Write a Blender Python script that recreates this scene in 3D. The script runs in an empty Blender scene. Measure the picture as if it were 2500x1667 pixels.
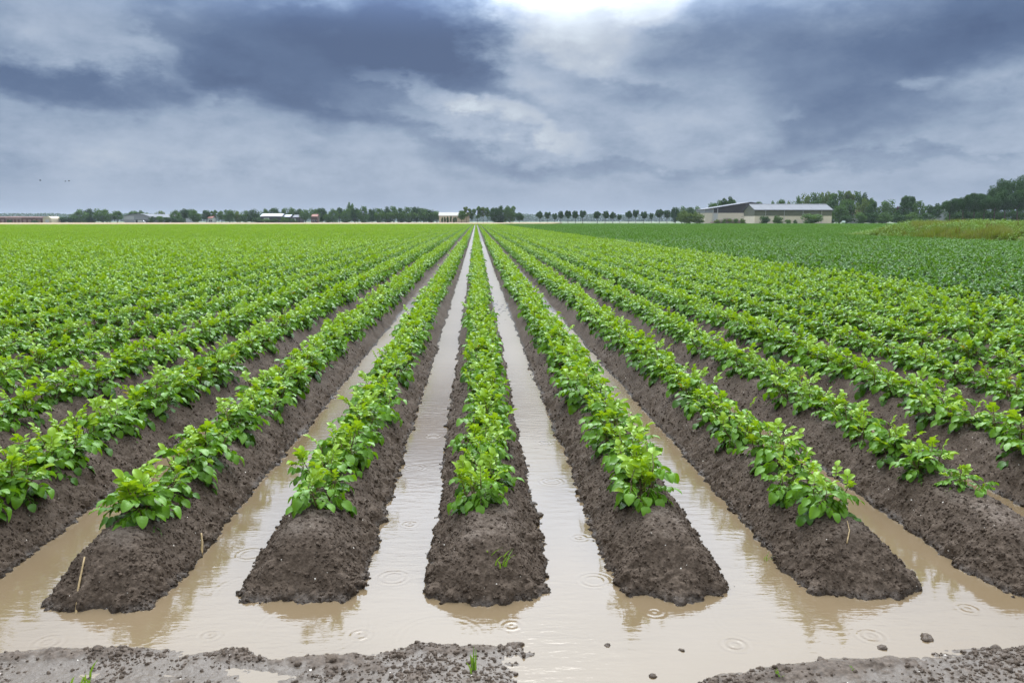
import bpy, math, random
import numpy as np
from mathutils import Matrix, Vector, Euler

R = math.radians
sc = bpy.context.scene
COL = sc.collection

# ------------------------------------------------------------------ camera
EYE = 1.45
cam_d = bpy.data.cameras.new('camera')
cam_d.sensor_width = 36.0
cam_d.lens = 28.0
cam_d.clip_start = 0.05
cam_d.clip_end = 20000
cam_d.dof.use_dof = True
cam_d.dof.focus_distance = 6.5
cam_d.dof.aperture_fstop = 8.0
cam = bpy.data.objects.new('camera', cam_d)
COL.objects.link(cam)
cam.location = (0, 0, EYE)
cam.rotation_euler = Euler((R(90 - 8.5855), 0, R(-2.563)), 'XYZ')
sc.camera = cam

# ------------------------------------------------------------------ node helpers
class G:
    """small expression builder for shader node trees"""
    def __init__(self, nt):
        self.nt = nt
    def node(self, typ, **kw):
        n = self.nt.nodes.new(typ)
        for k, v in kw.items():
            setattr(n, k, v)
        return n
    def put(self, sock, v):
        if isinstance(v, X):
            self.nt.links.new(v.s, sock)
        elif hasattr(v, 'is_output'):
            self.nt.links.new(v, sock)
        else:
            sock.default_value = v
    def m(self, op, *a, clamp=False):
        n = self.node('ShaderNodeMath', operation=op, use_clamp=clamp)
        for i, v in enumerate(a):
            self.put(n.inputs[i], v)
        return X(self, n.outputs[0])
    def smooth(self, v, a, b):
        n = self.node('ShaderNodeMapRange', interpolation_type='SMOOTHSTEP')
        self.put(n.inputs[0], v)
        n.inputs[1].default_value = a; n.inputs[2].default_value = b
        n.inputs[3].default_value = 0; n.inputs[4].default_value = 1
        return X(self, n.outputs[0])
    def lin(self, v, a, b, c, d):
        n = self.node('ShaderNodeMapRange')
        self.put(n.inputs[0], v)
        for i, q in enumerate((a, b, c, d)):
            n.inputs[i + 1].default_value = q
        return X(self, n.outputs[0])
    def noise(self, vec, scale, detail=3, rough=.5, color=False, dist=0, lac=2.0):
        n = self.node('ShaderNodeTexNoise')
        if vec is not None:
            self.put(n.inputs['Vector'], vec)
        n.inputs['Scale'].default_value = scale
        n.inputs['Detail'].default_value = detail
        n.inputs['Roughness'].default_value = rough
        n.inputs['Distortion'].default_value = dist
        n.inputs['Lacunarity'].default_value = lac
        return X(self, n.outputs['Color' if color else 'Fac'])
    def mix(self, f, a, b, blend='MIX'):
        n = self.node('ShaderNodeMix', data_type='RGBA', blend_type=blend)
        self.put(n.inputs[0], f)
        self.put(n.inputs[6], a if not isinstance(a, tuple) else (*a, 1))
        self.put(n.inputs[7], b if not isinstance(b, tuple) else (*b, 1))
        return X(self, n.outputs[2])
    def ramp(self, f, stops, interp='LINEAR'):
        n = self.node('ShaderNodeValToRGB')
        n.color_ramp.interpolation = interp
        el = n.color_ramp.elements
        while len(el) < len(stops):
            el.new(.5)
        for e, (p, c) in zip(el, stops):
            e.position = p; e.color = (*c, 1)
        self.put(n.inputs[0], f)
        return X(self, n.outputs[0])
    def xyz(self, v):
        n = self.node('ShaderNodeSeparateXYZ'); self.put(n.inputs[0], v)
        return [X(self, o) for o in n.outputs]
    def vec(self, x, y, z):
        n = self.node('ShaderNodeCombineXYZ')
        for i, v in enumerate((x, y, z)):
            self.put(n.inputs[i], v)
        return X(self, n.outputs[0])
    def vm(self, op, a, b=None, out=0):
        n = self.node('ShaderNodeVectorMath', operation=op)
        self.put(n.inputs[0], a)
        if b is not None:
            if op == 'SCALE':
                self.put(n.inputs[3], b)
            else:
                self.put(n.inputs[1], b)
        return X(self, n.outputs[out])
class X:
    def __init__(self, g, s): self.g = g; self.s = s
    def __add__(self, o): return self.g.m('ADD', self, o)
    __radd__ = __add__
    def __mul__(self, o): return self.g.m('MULTIPLY', self, o)
    __rmul__ = __mul__
    def __sub__(self, o): return self.g.m('SUBTRACT', self, o)
    def __rsub__(self, o): return self.g.m('SUBTRACT', o, self)
    def __truediv__(self, o): return self.g.m('DIVIDE', self, o)
    def __pow__(self, o): return self.g.m('POWER', self, o)

def srgb(r, g, b):
    f = lambda c: (c / 255 / 12.92) if c <= 10 else ((c / 255 + .055) / 1.055) ** 2.4
    return (f(r), f(g), f(b))

# ------------------------------------------------------------------ sky, sun, exposure
SUN_AZ, SUN_EL = R(3.0), R(48.0)
world = bpy.data.worlds.new('World'); sc.world = world; world.use_nodes = True
wn = world.node_tree; wn.nodes.clear(); g = G(wn)
tc = g.node('ShaderNodeTexCoord')
dirv = X(g, tc.outputs['Generated'])
dx, dy, dz = g.xyz(dirv)
az = g.m('ARCTAN2', dx, dy) * 57.2958
el = g.m('ARCSINE', dz) * 57.2958
stretched = g.vm('MULTIPLY', dirv, (1.0, 1.0, 2.0))
wc = g.noise(stretched, 5.2, 6, .57, color=True)
w1, w2, w3 = g.xyz(wc)
fineu = g.noise(stretched, 15.0, 7, .64) - .5
strata = g.noise(g.vm('MULTIPLY', dirv, (1.0, 1.0, 9.0)), 3.3, 3, .5) - .5
qa = az + (w1 - .5) * 15.0 + fineu * 2.6
qe = el + (w2 - .5) * 7.0 + fineu * 1.9
def turned(roll):
    c, s = math.cos(R(roll)), math.sin(R(roll))
    return g.vec(qa * c + qe * s, qe * c - qa * s, 0.0)
TURN = {r: turned(r) for r in (-34, -13, 0, 9)}
BLOBS = [
    # az, el, half width, half height, roll, strength
    (-13, 11.6, 16, 5.0, -13, -.30),    # great dark mass
    (-9.5, 12.4, 10, 4.0, -13, -.20),
    (-3.5, 12.4, 8.5, 4.6, -34, -.34),
    (-1, 10.0, 6, 2.4, -34, -.14),
    (-16, 9.2, 13, 2.4, -13, -.16),
    (-27, 7.9, 15, 1.9, 0, -.30),       # slate band on the left
    (-13, 7.4, 13, 1.7, -13, -.14),
    (-26, 11.0, 8, 2.0, -34, .07),      # pale streaks on the left
    (-21, 9.4, 7, 1.2, -34, .12),
    (-24, 13.0, 6, 1.4, -13, .05),
    (-22, 4.7, 18, 1.7, 0, .04),        # pale low band
    (5.0, 15.2, 8.5, 5.0, -34, .31),    # break in the cloud
    (11.3, 14.8, 4.6, 2.2, 0, .28),
    (7, 10.5, 8, 4.5, 9, .06),
    (-6.0, 9.4, 3.6, 1.0, -34, .18),    # lit heads of cumulus
    (-2.4, 7.8, 3.2, 1.1, -34, .15),
    (1.0, 6.7, 5.5, 1.2, -13, .19),
    (6.0, 5.7, 4.0, .9, -13, .14),
    (12.5, 7.2, 3.5, 2.2, 9, .09),
    (18.0, 5.9, 4.0, 2.0, 9, .11),
    (-1.0, 4.9, 13, 1.1, -13, -.10),     # shaded base under them
    (9, 3.8, 10, .8, 0, -.09),
    (9.5, 9.2, 7, 1.2, -13, -.09),
    (20, 12.0, 11, 4.0, 9, -.18),
    (33, 12.8, 10, 4.8, 9, -.38),       # dark mass on the right
    (26, 9.4, 9, 3.4, 9, -.24),
    (25, 6.0, 12, 3.0, 9, -.20),
    (33, 6.5, 5, 2.4, 9, -.03),
    (28.2, 8.6, 2.0, .9, 0, .18),       # small lit puff
    (21.5, 7.3, 1.6, .6, 0, .09),
    (26, 3.7, 14, .7, 0, -.10),
]
V0 = .525 + (w3 - .5) * .46 + fineu * .36 + strata * g.lin(el, 1, 9, .24, .05)
V = V0
for (a, e, ra, re, roll, s) in BLOBS:
    c_, s_ = math.cos(R(roll)), math.sin(R(roll))
    ca, ce = a * c_ + e * s_, e * c_ - a * s_
    n = g.node('ShaderNodeVectorMath', operation='MULTIPLY_ADD')
    g.put(n.inputs[0], TURN[roll]); n.inputs[1].default_value = (1 / ra, 1 / re, 0); n.inputs[2].default_value = (-ca / ra, -ce / re, 0)
    d = g.vm('LENGTH', n.outputs[0], out=1)
    mr = g.node('ShaderNodeMapRange', interpolation_type='SMOOTHSTEP')
    g.put(mr.inputs[0], d)
    for i, v in enumerate((.2, 1.0, s * (1.15 if s < 0 else 1.0), 0.0)): mr.inputs[i + 1].default_value = v
    V = V + X(g, mr.outputs[0])
# near the horizon the layers run together
low = g.smooth(el, 0.4, 3.6)
# thick cloud lets more light through towards the zenith and round the hidden sun
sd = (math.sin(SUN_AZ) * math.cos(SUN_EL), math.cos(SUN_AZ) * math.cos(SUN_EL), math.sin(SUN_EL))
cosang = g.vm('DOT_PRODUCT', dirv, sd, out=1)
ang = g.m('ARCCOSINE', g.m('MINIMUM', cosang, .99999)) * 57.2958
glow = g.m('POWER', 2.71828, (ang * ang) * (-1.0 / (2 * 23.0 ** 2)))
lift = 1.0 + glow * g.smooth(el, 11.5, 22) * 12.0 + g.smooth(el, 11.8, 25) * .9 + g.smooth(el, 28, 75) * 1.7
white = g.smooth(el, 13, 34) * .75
def cloud_shader(v):
    v = g.m('MULTIPLY_ADD', v - .545, low * .85 + .15, .545)
    c = g.ramp(v, [
        (0.00, srgb(76, 96, 132)), (.16, srgb(89, 110, 145)), (.32, srgb(113, 133, 164)), (.46, srgb(141, 159, 185)),
        (.58, srgb(166, 181, 203)), (.70, srgb(187, 198, 213)), (.84, srgb(214, 225, 236)), (1.0, (1.25, 1.30, 1.34))])
    c = g.mix(white, c, (.74, .80, .86))
    bgd = g.node('ShaderNodeBackground')
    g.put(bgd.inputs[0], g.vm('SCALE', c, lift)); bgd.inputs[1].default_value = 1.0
    return bgd
# the named cloud banks all lie low over the northern horizon; elsewhere the same cloud goes on without them
banks = g.m('LESS_THAN', dz, .47) * g.m('GREATER_THAN', dz, -.03) * g.m('GREATER_THAN', dy, .45)
cloud_bg = g.node('ShaderNodeMixShader')
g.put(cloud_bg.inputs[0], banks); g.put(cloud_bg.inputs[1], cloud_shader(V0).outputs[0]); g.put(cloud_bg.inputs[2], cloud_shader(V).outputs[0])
sky = g.node('ShaderNodeTexSky', sky_type='NISHITA', sun_disc=False, sun_elevation=SUN_EL, sun_rotation=SUN_AZ)
sky.air_density = 1.0; sky.dust_density = 2.0
sky_bg = g.node('ShaderNodeBackground'); g.put(sky_bg.inputs[0], sky.outputs[0]); sky_bg.inputs[1].default_value = .08
ms = g.node('ShaderNodeMixShader'); ms.inputs[0].default_value = .94
g.put(ms.inputs[1], sky_bg.outputs[0]); g.put(ms.inputs[2], cloud_bg.outputs[0])
wo = g.node('ShaderNodeOutputWorld'); g.put(wo.inputs[0], ms.outputs[0])
try:
    world.cycles.sampling_method = 'MANUAL'; world.cycles.sample_map_resolution = 512
except Exception:
    pass

sun_d = bpy.data.lights.new('sun', 'SUN'); sun_d.energy = 1.3; sun_d.angle = R(28); sun_d.color = (1.0, .96, .9)
sun = bpy.data.objects.new('sun', sun_d); COL.objects.link(sun)
sun.rotation_euler = Euler((R(90) - SUN_EL, 0, math.pi - SUN_AZ), 'XYZ')
sun.rotation_euler = Vector(sd).to_track_quat('Z', 'Y').to_euler()

vs = sc.view_settings
vs.view_transform = 'Standard'; vs.look = 'None'; vs.exposure = 0.0; vs.gamma = 1.0; vs.use_curve_mapping = False
cy = sc.cycles
cy.use_denoising = True
cy.max_bounces = 6; cy.diffuse_bounces = 3; cy.glossy_bounces = 3; cy.transmission_bounces = 3; cy.transparent_max_bounces = 4
cy.volume_bounces = 0
cy.caustics_reflective = False; cy.caustics_refractive = False
cy.sample_clamp_indirect = 6.0

# ------------------------------------------------------------------ mesh helpers
def make_mesh(name, verts, faces, mats=(), midx=None, smooth=True):
    """faces: int array (n,3) or (n,4) or list of such arrays"""
    me = bpy.data.meshes.new(name)
    verts = np.asarray(verts, np.float32).reshape(-1, 3)
    if not isinstance(faces, (list, tuple)):
        faces = [faces]
    faces = [np.asarray(f, np.int32) for f in faces if len(f)]
    loops = np.concatenate([f.ravel() for f in faces])
    tot = np.concatenate([np.full(len(f), f.shape[1], np.int32) for f in faces])
    start = np.zeros(len(tot), np.int32); start[1:] = np.cumsum(tot)[:-1]
    me.vertices.add(len(verts)); me.vertices.foreach_set('co', verts.ravel())
    me.loops.add(len(loops)); me.loops.foreach_set('vertex_index', loops)
    me.polygons.add(len(tot)); me.polygons.foreach_set('loop_start', start)
    me.polygons.foreach_set('loop_total', tot)
    if midx is not None:
        me.polygons.foreach_set('material_index', np.asarray(midx, np.int32))
    me.polygons.foreach_set('use_smooth', np.full(len(tot), smooth, bool))
    for m in mats:
        me.materials.append(m)
    me.update(calc_edges=True)
    return me

def grid_faces(n, m, flip=False):
    i = np.arange(n * m).reshape(n, m)
    a, b, c, d = i[:-1, :-1].ravel(), i[:-1, 1:].ravel(), i[1:, 1:].ravel(), i[1:, :-1].ravel()
    return np.stack((a, d, c, b) if flip else (a, b, c, d), 1)

def link(name, me, parent=None, loc=None, rot=None, scale=None, **props):
    o = bpy.data.objects.new(name, me)
    COL.objects.link(o)
    if parent is not None: o.parent = parent
    if loc is not None: o.location = loc
    if rot is not None: o.rotation_euler = rot
    if scale is not None: o.scale = scale if hasattr(scale, '__len__') else (scale,) * 3
    for k, v in props.items():
        if v is not None: o[k] = v
    return o

class MB:
    """collects shapes into one mesh"""
    def __init__(self): self.v = []; self.f3 = []; self.f4 = []; self.n = 0; self.m3 = []; self.m4 = []
    def add(self, v, f, mi=0):
        v = np.asarray(v, float).reshape(-1, 3); f = np.asarray(f, int)
        self.v.append(v)
        (self.f3 if f.shape[1] == 3 else self.f4).append(f + self.n)
        (self.m3 if f.shape[1] == 3 else self.m4).append(np.full(len(f), mi))
        self.n += len(v)
    def box(self, x0, x1, y0, y1, z0, z1, mi=0):
        v = [(x, y, z) for z in (z0, z1) for y in (y0, y1) for x in (x0, x1)]
        self.add(v, [(0, 2, 3, 1), (4, 5, 7, 6), (0, 1, 5, 4), (2, 6, 7, 3), (0, 4, 6, 2), (1, 3, 7, 5)], mi)
    def prism(self, poly, y0, y1, mi=0):
        """poly in (x,z), counter-clockwise seen from -y, extruded along y"""
        n = len(poly)
        v = [(x, y0, z) for x, z in poly] + [(x, y1, z) for x, z in poly]
        self.add(v, [(i, (i + 1) % n, n + (i + 1) % n, n + i) for i in range(n)], mi)
        c0 = len(v)
        for s, base in ((0, 0), (1, n)):
            for i in range(1, n - 1):
                t = (base, base + i, base + i + 1)
                self.f3.append(np.array([t if s else t[::-1]]) + self.n - c0); self.m3.append(np.array([mi]))
    def tube(self, pts, radii, k=6, mi=0, cap=True):
        pts = np.asarray(pts, float); n = len(pts)
        rings = []
        for i in range(n):
            t = pts[min(i + 1, n - 1)] - pts[max(i - 1, 0)]
            t = t / (np.linalg.norm(t) + 1e-9)
            a = np.cross(t, (0.13, .21, .97) if abs(t[2]) < .9 else (1, .1, 0)); a /= np.linalg.norm(a)
            b = np.cross(t, a)
            an = np.arange(k) * 2 * math.pi / k
            rings.append(pts[i] + radii[i] * (np.cos(an)[:, None] * a + np.sin(an)[:, None] * b))
        v = np.concatenate(rings)
        f = [(i * k + j, i * k + (j + 1) % k, (i + 1) * k + (j + 1) % k, (i + 1) * k + j) for i in range(n - 1) for j in range(k)]
        self.add(v, f, mi)
        if cap:
            b0 = self.n - n * k
            for ring, rev in ((0, True), (n - 1, False)):
                for j in range(1, k - 1):
                    t = (b0 + ring * k, b0 + ring * k + j, b0 + ring * k + j + 1)
                    self.f3.append(np.array([t[::-1] if rev else t])); self.m3.append(np.array([mi]))
    def mesh(self, name, mats, smooth=False):
        fs = []; mi = []
        if self.f3: fs.append(np.concatenate(self.f3)); mi.append(np.concatenate(self.m3))
        if self.f4: fs.append(np.concatenate(self.f4)); mi.append(np.concatenate(self.m4))
        return make_mesh(name, np.concatenate(self.v), fs, mats, np.concatenate(mi), smooth)

# ------------------------------------------------------------------ numpy noise
def hsh(ix, iy, seed):
    ix = ix.astype(np.int64).astype(np.uint32); iy = iy.astype(np.int64).astype(np.uint32)
    h = ix * np.uint32(374761393) + iy * np.uint32(668265263) + np.uint32((seed * 2246822519) & 0xffffffff)
    h = (h ^ (h >> np.uint32(13))) * np.uint32(1274126177)
    h = h ^ (h >> np.uint32(16))
    h = h * np.uint32(2654435761)
    h = h ^ (h >> np.uint32(15))
    return (h & np.uint32(0xffffff)).astype(np.float64) / 0xffffff
def vnoise(x, y, seed=0):
    fx, fy = np.floor(x), np.floor(y); tx, ty = x - fx, y - fy
    tx = tx * tx * (3 - 2 * tx); ty = ty * ty * (3 - 2 * ty)
    a, b = hsh(fx, fy, seed), hsh(fx + 1, fy, seed); c, d = hsh(fx, fy + 1, seed), hsh(fx + 1, fy + 1, seed)
    return (a + (b - a) * tx) * (1 - ty) + (c + (d - c) * tx) * ty
def fbm(x, y, seed=0, oct=4, gain=.5):
    s = 0; a = 1; t = 0
    for i in range(oct):
        s = s + a * vnoise(x, y, seed + i * 17); t += a; a *= gain; x = x * 2.03 + 3.1; y = y * 2.03 + 7.7
    return s / t
def domes(x, y, cell, seed, density=1.0, rmin=.35, rmax=.75):
    """rounded clods on a jittered lattice; returns height in metres"""
    u, v = x / cell, y / cell; fu, fv = np.floor(u), np.floor(v)
    best = np.zeros_like(x)
    for i in (-1, 0, 1):
        for j in (-1, 0, 1):
            cu, cv = fu + i, fv + j
            r = rmin + (rmax - rmin) * hsh(cu, cv, seed + 2)
            ok = hsh(cu, cv, seed + 3) < density
            du = u - cu - hsh(cu, cv, seed); dv = v - cv - hsh(cu, cv, seed + 1)
            asp = .7 + .6 * hsh(cu, cv, seed + 4)
            d2 = (du * du * asp + dv * dv / asp) / (r * r)
            h = np.where(ok & (d2 < 1), r * np.sqrt(np.maximum(1 - d2, 0)), 0)
            best = np.maximum(best, h)
    return best * cell
def sstep(a, b, x):
    t = np.clip((x - a) / (b - a), 0, 1); return t * t * (3 - 2 * t)

# ------------------------------------------------------------------ materials
def material(name):
    m = bpy.data.materials.new(name); m.use_nodes = True
    nt = m.node_tree; nt.nodes.clear(); gg = G(nt)
    out = gg.node('ShaderNodeOutputMaterial')
    return m, gg, out
def principled(gg, out, base, rough=.6, spec=.5, normal=None, **kw):
    b = gg.node('ShaderNodeBsdfPrincipled')
    gg.put(b.inputs['Base Color'], base if not isinstance(base, tuple) else (*base, 1))
    gg.put(b.inputs['Roughness'], rough); gg.put(b.inputs['Specular IOR Level'], spec)
    if normal is not None: gg.put(b.inputs['Normal'], normal)
    for k, v in kw.items(): gg.put(b.inputs[k], v)
    if out is not None: gg.put(out.inputs[0], b.outputs[0])
    return b
def bump(gg, h, strength, dist=.01, normal=None):
    n = gg.node('ShaderNodeBump'); n.inputs['Strength'].default_value = strength; n.inputs['Distance'].default_value = dist
    gg.put(n.inputs['Height'], h)
    if normal is not None: gg.put(n.inputs['Normal'], normal)
    return n.outputs[0]

def soil_material(name, wet=False, dry=False):
    m, gg, out = material(name)
    geo = gg.node('ShaderNodeNewGeometry'); P = X(gg, geo.outputs['Position'])
    px, py, pz = gg.xyz(P)
    n1 = gg.noise(P, 9, 5, .65); n2 = gg.noise(P, 75, 4, .65); n3 = gg.noise(P, 1.3, 3, .5)
    col = gg.ramp(n2 * .65 + n1 * .35, [(.30, (.025, .017, .011)), (.5, (.064, .045, .031)), (.70, (.118, .087, .063))])
    # rain-beaten crust, paler than the crumbs
    if not wet:
        crust = gg.smooth(pz + (n1 - .5) * .16 + (n2 - .5) * .06, .165, .220) * gg.smooth(n1 * .6 + n2 * .4, .44, .58)
        col = gg.mix(crust * .50, col, (.135, .107, .085))
    else:
        crust = 1 - gg.smooth(pz + (n1 - .5) * .010, .0045, .012)
        col = gg.mix(crust * .72, col, gg.mix(n1, (.078, .060, .044), (.115, .091, .069)))
    vo = gg.node('ShaderNodeTexVoronoi', feature='F1'); gg.put(vo.inputs['Vector'], P); vo.inputs['Scale'].default_value = 42
    cr = gg.xyz(vo.outputs['Color'])[0]
    speck = gg.m('LESS_THAN', vo.outputs['Distance'], gg.lin(cr, .86, 1.0, -.02, .15))
    col = gg.mix(speck * .9, col, (.66, .60, .52))
    soaked = 1 - gg.smooth(pz + (n1 - .5) * .02, .004, .026)
    if not wet and not dry:
        col = gg.mix(soaked * .55, col, (.020, .0145, .0100))
    if wet:
        rough = .65 - crust * .25; spec = .22
    else:
        rough = gg.smooth(pz + (n2 - .5) * .03, .0, .035) * .45 + .36; spec = .14
    vb = gg.node('ShaderNodeTexVoronoi', feature='SMOOTH_F1'); gg.put(vb.inputs['Vector'], P); vb.inputs['Scale'].default_value = 95
    h = n2 * .5 + gg.noise(P, 210, 2, .6) * .35 + (1 - X(gg, vb.outputs['Distance'])) * .5
    principled(gg, out, col, rough, spec, bump(gg, h, .8 if not wet else .45, .008))
    return m
M_SOIL = soil_material('ridge soil')
M_MUD = soil_material('wet headland mud', True)
M_CLOD = soil_material('clod soil', dry=True)

def plain(name, col, rough=.6, spec=.4, var=.12, scale=3.0, metallic=0.0):
    m, gg, out = material(name)
    geo = gg.node('ShaderNodeNewGeometry')
    n = gg.noise(geo.outputs['Position'], scale, 4, .6)
    c = gg.mix(gg.lin(n, .3, .7, 0, 1), tuple(x * (1 - var) for x in col), tuple(min(1, x * (1 + var)) for x in col))
    principled(gg, out, c, rough, spec, Metallic=metallic)
    return m

def leaf_material(name, dark, light, trans=.27, rough=.40, spec=.26, sick=.996):
    m, gg, out = material(name)
    geo = gg.node('ShaderNodeNewGeometry'); oi = gg.node('ShaderNodeObjectInfo')
    r = X(gg, geo.outputs['Random Per Island']) * .65 + X(gg, oi.outputs['Random']) * .35
    n = gg.noise(geo.outputs['Position'], 38, 2, .5)
    f = gg.m('ADD', r * .75, n * .3, clamp=True)
    col = gg.mix(f, dark, light)
    isl = X(gg, geo.outputs['Random Per Island'])
    col = gg.mix(gg.m('GREATER_THAN', isl, sick), col, (.22, .19, .030))
    b = principled(gg, None, col, rough, spec, bump(gg, gg.noise(geo.outputs['Position'], 130, 2, .5), .25, .004))
    t = gg.node('ShaderNodeBsdfTranslucent')
    gg.put(t.inputs[0], gg.mix(1.0, col, (1.5, 1.35, .55), 'MULTIPLY'))
    mx = gg.node('ShaderNodeMixShader'); mx.inputs[0].default_value = trans
    gg.put(mx.inputs[1], b.outputs[0]); gg.put(mx.inputs[2], t.outputs[0]); gg.put(out.inputs[0], mx.outputs[0])
    return m
LEAF = {  # mature leaves are deeper green, darkened further to deepen shade inside the plants
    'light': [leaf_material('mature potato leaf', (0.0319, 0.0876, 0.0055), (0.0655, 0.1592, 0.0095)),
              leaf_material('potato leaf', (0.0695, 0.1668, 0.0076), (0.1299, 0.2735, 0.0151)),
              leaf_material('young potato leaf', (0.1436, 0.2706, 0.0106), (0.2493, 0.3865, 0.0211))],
    'dark': [leaf_material('mature dark potato leaf', (0.0136, 0.0508, 0.0076), (0.0279, 0.0923, 0.0132)),
             leaf_material('dark potato leaf', (0.0296, 0.0966, 0.0105), (0.0553, 0.1585, 0.0210)),
             leaf_material('young dark potato leaf', (0.0610, 0.1568, 0.0146), (0.1060, 0.2241, 0.0292))]}
M_STEM = plain('potato stem', (0.1065, 0.0780, 0.0266), .5, .4, .3, 40)

# ------------------------------------------------------------------ the ground
M_GROUND = soil_material('bare field ground')
gm, gg, out = material('distant farmland')
geo = gg.node('ShaderNodeNewGeometry'); P = X(gg, geo.outputs['Position'])
nn = gg.noise(gg.vm('MULTIPLY', P, (.006, .02, 1)), 1, 4, .5)
principled(gg, out, gg.ramp(nn, [(.3, (.045, .075, .022)), (.5, (.075, .10, .035)), (.7, (.11, .115, .055))]), .8, .2)
M_FARLAND = gm
def sheet(name, x0, x1, y0, y1, z, mat, nx=1, ny=1, **kw):
    xs = np.linspace(x0, x1, nx + 1); ys = np.linspace(y0, y1, ny + 1)
    Yg, Xg = np.meshgrid(ys, xs, indexing='ij')
    me = make_mesh(name, np.stack((Xg, Yg, np.full_like(Xg, z)), -1), grid_faces(ny + 1, nx + 1), [mat], smooth=False)
    return link(name, me, kind='structure', **kw)
sheet('ground', -4000, 4000, -500, 4200, -.12, M_FARLAND)

ROW0, PITCH = .04, .7465
def row_x(k): return ROW0 + PITCH * k
END = {-3: 2.83, -2: 2.885, -1: 2.93, 0: 2.875, 1: 2.885, 2: 2.865, 3: 2.85}
FIRST = {-4: 3.62, -3: 3.40, -2: 3.29, -1: 3.48, 0: 3.45, 1: 3.47, 2: 3.26, 3: 3.53, 4: 3.83, 5: 4.25, 6: 4.7}
# y up to which each furrow (between row k and k+1) stands under water
WET = {-5: 3.6, -4: 4.6, -3: 6.2, -2: 15, -1: 260, 0: 60, 1: 13, 2: 7.4, 3: 6.6, 4: 4.6, 5: 3.4}
def floor_z(f, y):
    w = WET.get(f, 2.9)
    z = -.05 + .062 * sstep(w * .55, w * 1.15, y)
    if f == 0:
        z = z + .048 * np.exp(-((y - 13.5) / 3.6) ** 2)
    if f == -2:
        z = z + .02 * sstep(7, 14, y)
    return z
def ridge_surface(k, t, y):
    """t across (-.373...373) -> x, z of the ridge of row k, with clods"""
    x0 = row_x(k)
    ye = END.get(k, 2.87)
    fine = hsh(np.array([k * 1.0]), np.array([3.0]), 5)[0]
    w = .238 + .045 * (fbm(y * 2.3, y * 0 + k * 9.1 + np.sign(t) * 3, 3, 3) - .5) + .012 * sstep(5, 10, y)
    Hh = .208 + .03 * (fbm(y * 1.3, y * 0 + k * 5.3, 11, 3) - .5)
    yf = ye + .33
    wob = (fbm(t * 7, y * 7 + k * 31, 8, 3) - .5)
    qd = np.abs(t) / w
    rd = np.maximum(yf - y, 0) / .33 * (1 + .35 * wob)
    slump = .10 * (fbm(t * 4.5, y * 3.1 + k * 13, 77, 3) - .5)
    d = (qd ** 4.5 + rd ** 4.5) ** (1 / 4.5) * (1 + slump)
    e_ = (1 - d) / .66
    dome = Hh * (1 - np.log(1 + np.exp(np.clip((1 - e_) * 9, -50, 50))) / 9) + .012 * (fbm(t * 9, y * 9 + k * 3, 15, 3) - .5)
    fl = np.where(t < 0, floor_z(k - 1, y), floor_z(k, y))
    fl = np.where(y < ye - .1, -.06, fl)
    z = np.log(np.exp(np.clip(dome / .012, -60, 60)) + np.exp(fl / .012)) * .012
    nx = np.where(np.abs(t) > .04, np.sign(t), t / .04) * np.clip(qd, 0, 1.0) * .75
    nx = np.where(d < 1.1, nx, 0)
    ny = -np.clip(rd, 0, 1) * .6
    sx, sy = t * 1.18 + k * 7.77, y
    side = sstep(.30, .85, d)
    c = .50 * domes(sx, sy, .075, 20, .16) * (.3 + .7 * side) + .48 * domes(sx, sy, .050, 21, .35) * (.3 + .7 * side) + .62 * domes(sx, sy, .030, 31, .5) * (.4 + .6 * side) + .9 * domes(sx, sy, .017, 41, .7) * (.5 + .5 * side)
    c = c + .030 * (fbm(sx * 22, sy * 22, 51, 4, .6) - .5) + .020 * wob
    amp = .62 * np.where(z < -.02, .6, 1)
    return x0 + t + nx * c * amp, y + ny * c * amp, z + c * amp * .85 - .006

def geom(a, b, r):
    n = int(math.log(b / a) / math.log(r)) + 1
    return a * (b / a) ** (np.arange(n + 1) / n)
NEAR_ROWS = range(-6, 7)
RIDGE_NAMES = {}
def place_word(k):
    o = {1: 'first', 2: 'second', 3: 'third', 4: 'fourth', 5: 'fifth', 6: 'sixth', 7: 'seventh', 8: 'eighth', 9: 'ninth', 10: 'tenth', 11: 'eleventh',
         12: 'twelfth', 13: 'thirteenth', 14: 'fourteenth', 15: 'fifteenth', 16: 'sixteenth', 17: 'seventeenth', 18: 'eighteenth', 19: 'nineteenth', 20: 'twentieth'}
    return o.get(abs(k), '%dth' % abs(k))
def ridge_word(k):
    return 'middle ridge' if k == 0 else '%s ridge %s of middle' % (place_word(k), 'left' if k < 0 else 'right')
for k in range(-15, 16):
    segs = []
    if k in NEAR_ROWS:
        near = abs(row_x(k)) < 2.6
        y0 = 2.5 if near else max(2.5, abs(row_x(k)) * 1.15 - .6)
        if y0 < 5.2:
            segs.append((np.linspace(-PITCH / 2, PITCH / 2, 120 if near else 84), geom(y0, 5.25, 1.0022 if near else 1.0032)))
        segs.append((np.linspace(-PITCH / 2, PITCH / 2, 64), geom(max(y0, 5.2), 9.0, 1.0045)))
        segs.append((np.linspace(-PITCH / 2, PITCH / 2, 28), geom(8.95, 345, 1.012)))
    else:
        segs.append((np.linspace(-PITCH / 2, PITCH / 2, 26), geom(max(3.0, abs(row_x(k)) * 1.1 - 1), 345, 1.010)))
    vs_, fs_, n0 = [], [], 0
    for ts, ys in segs:
        T, Y = np.meshgrid(ts, ys)
        x, y, z = ridge_surface(k, T, Y)
        vs_.append(np.stack((x, y, z), -1).reshape(-1, 3)); fs_.append(grid_faces(*T.shape) + n0); n0 += T.size
    me = make_mesh('soil_ridge', np.concatenate(vs_), fs_, [M_SOIL])
    link('soil_ridge', me, kind='structure', label='ridge of wet brown soil, %s' % ridge_word(k))
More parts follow.
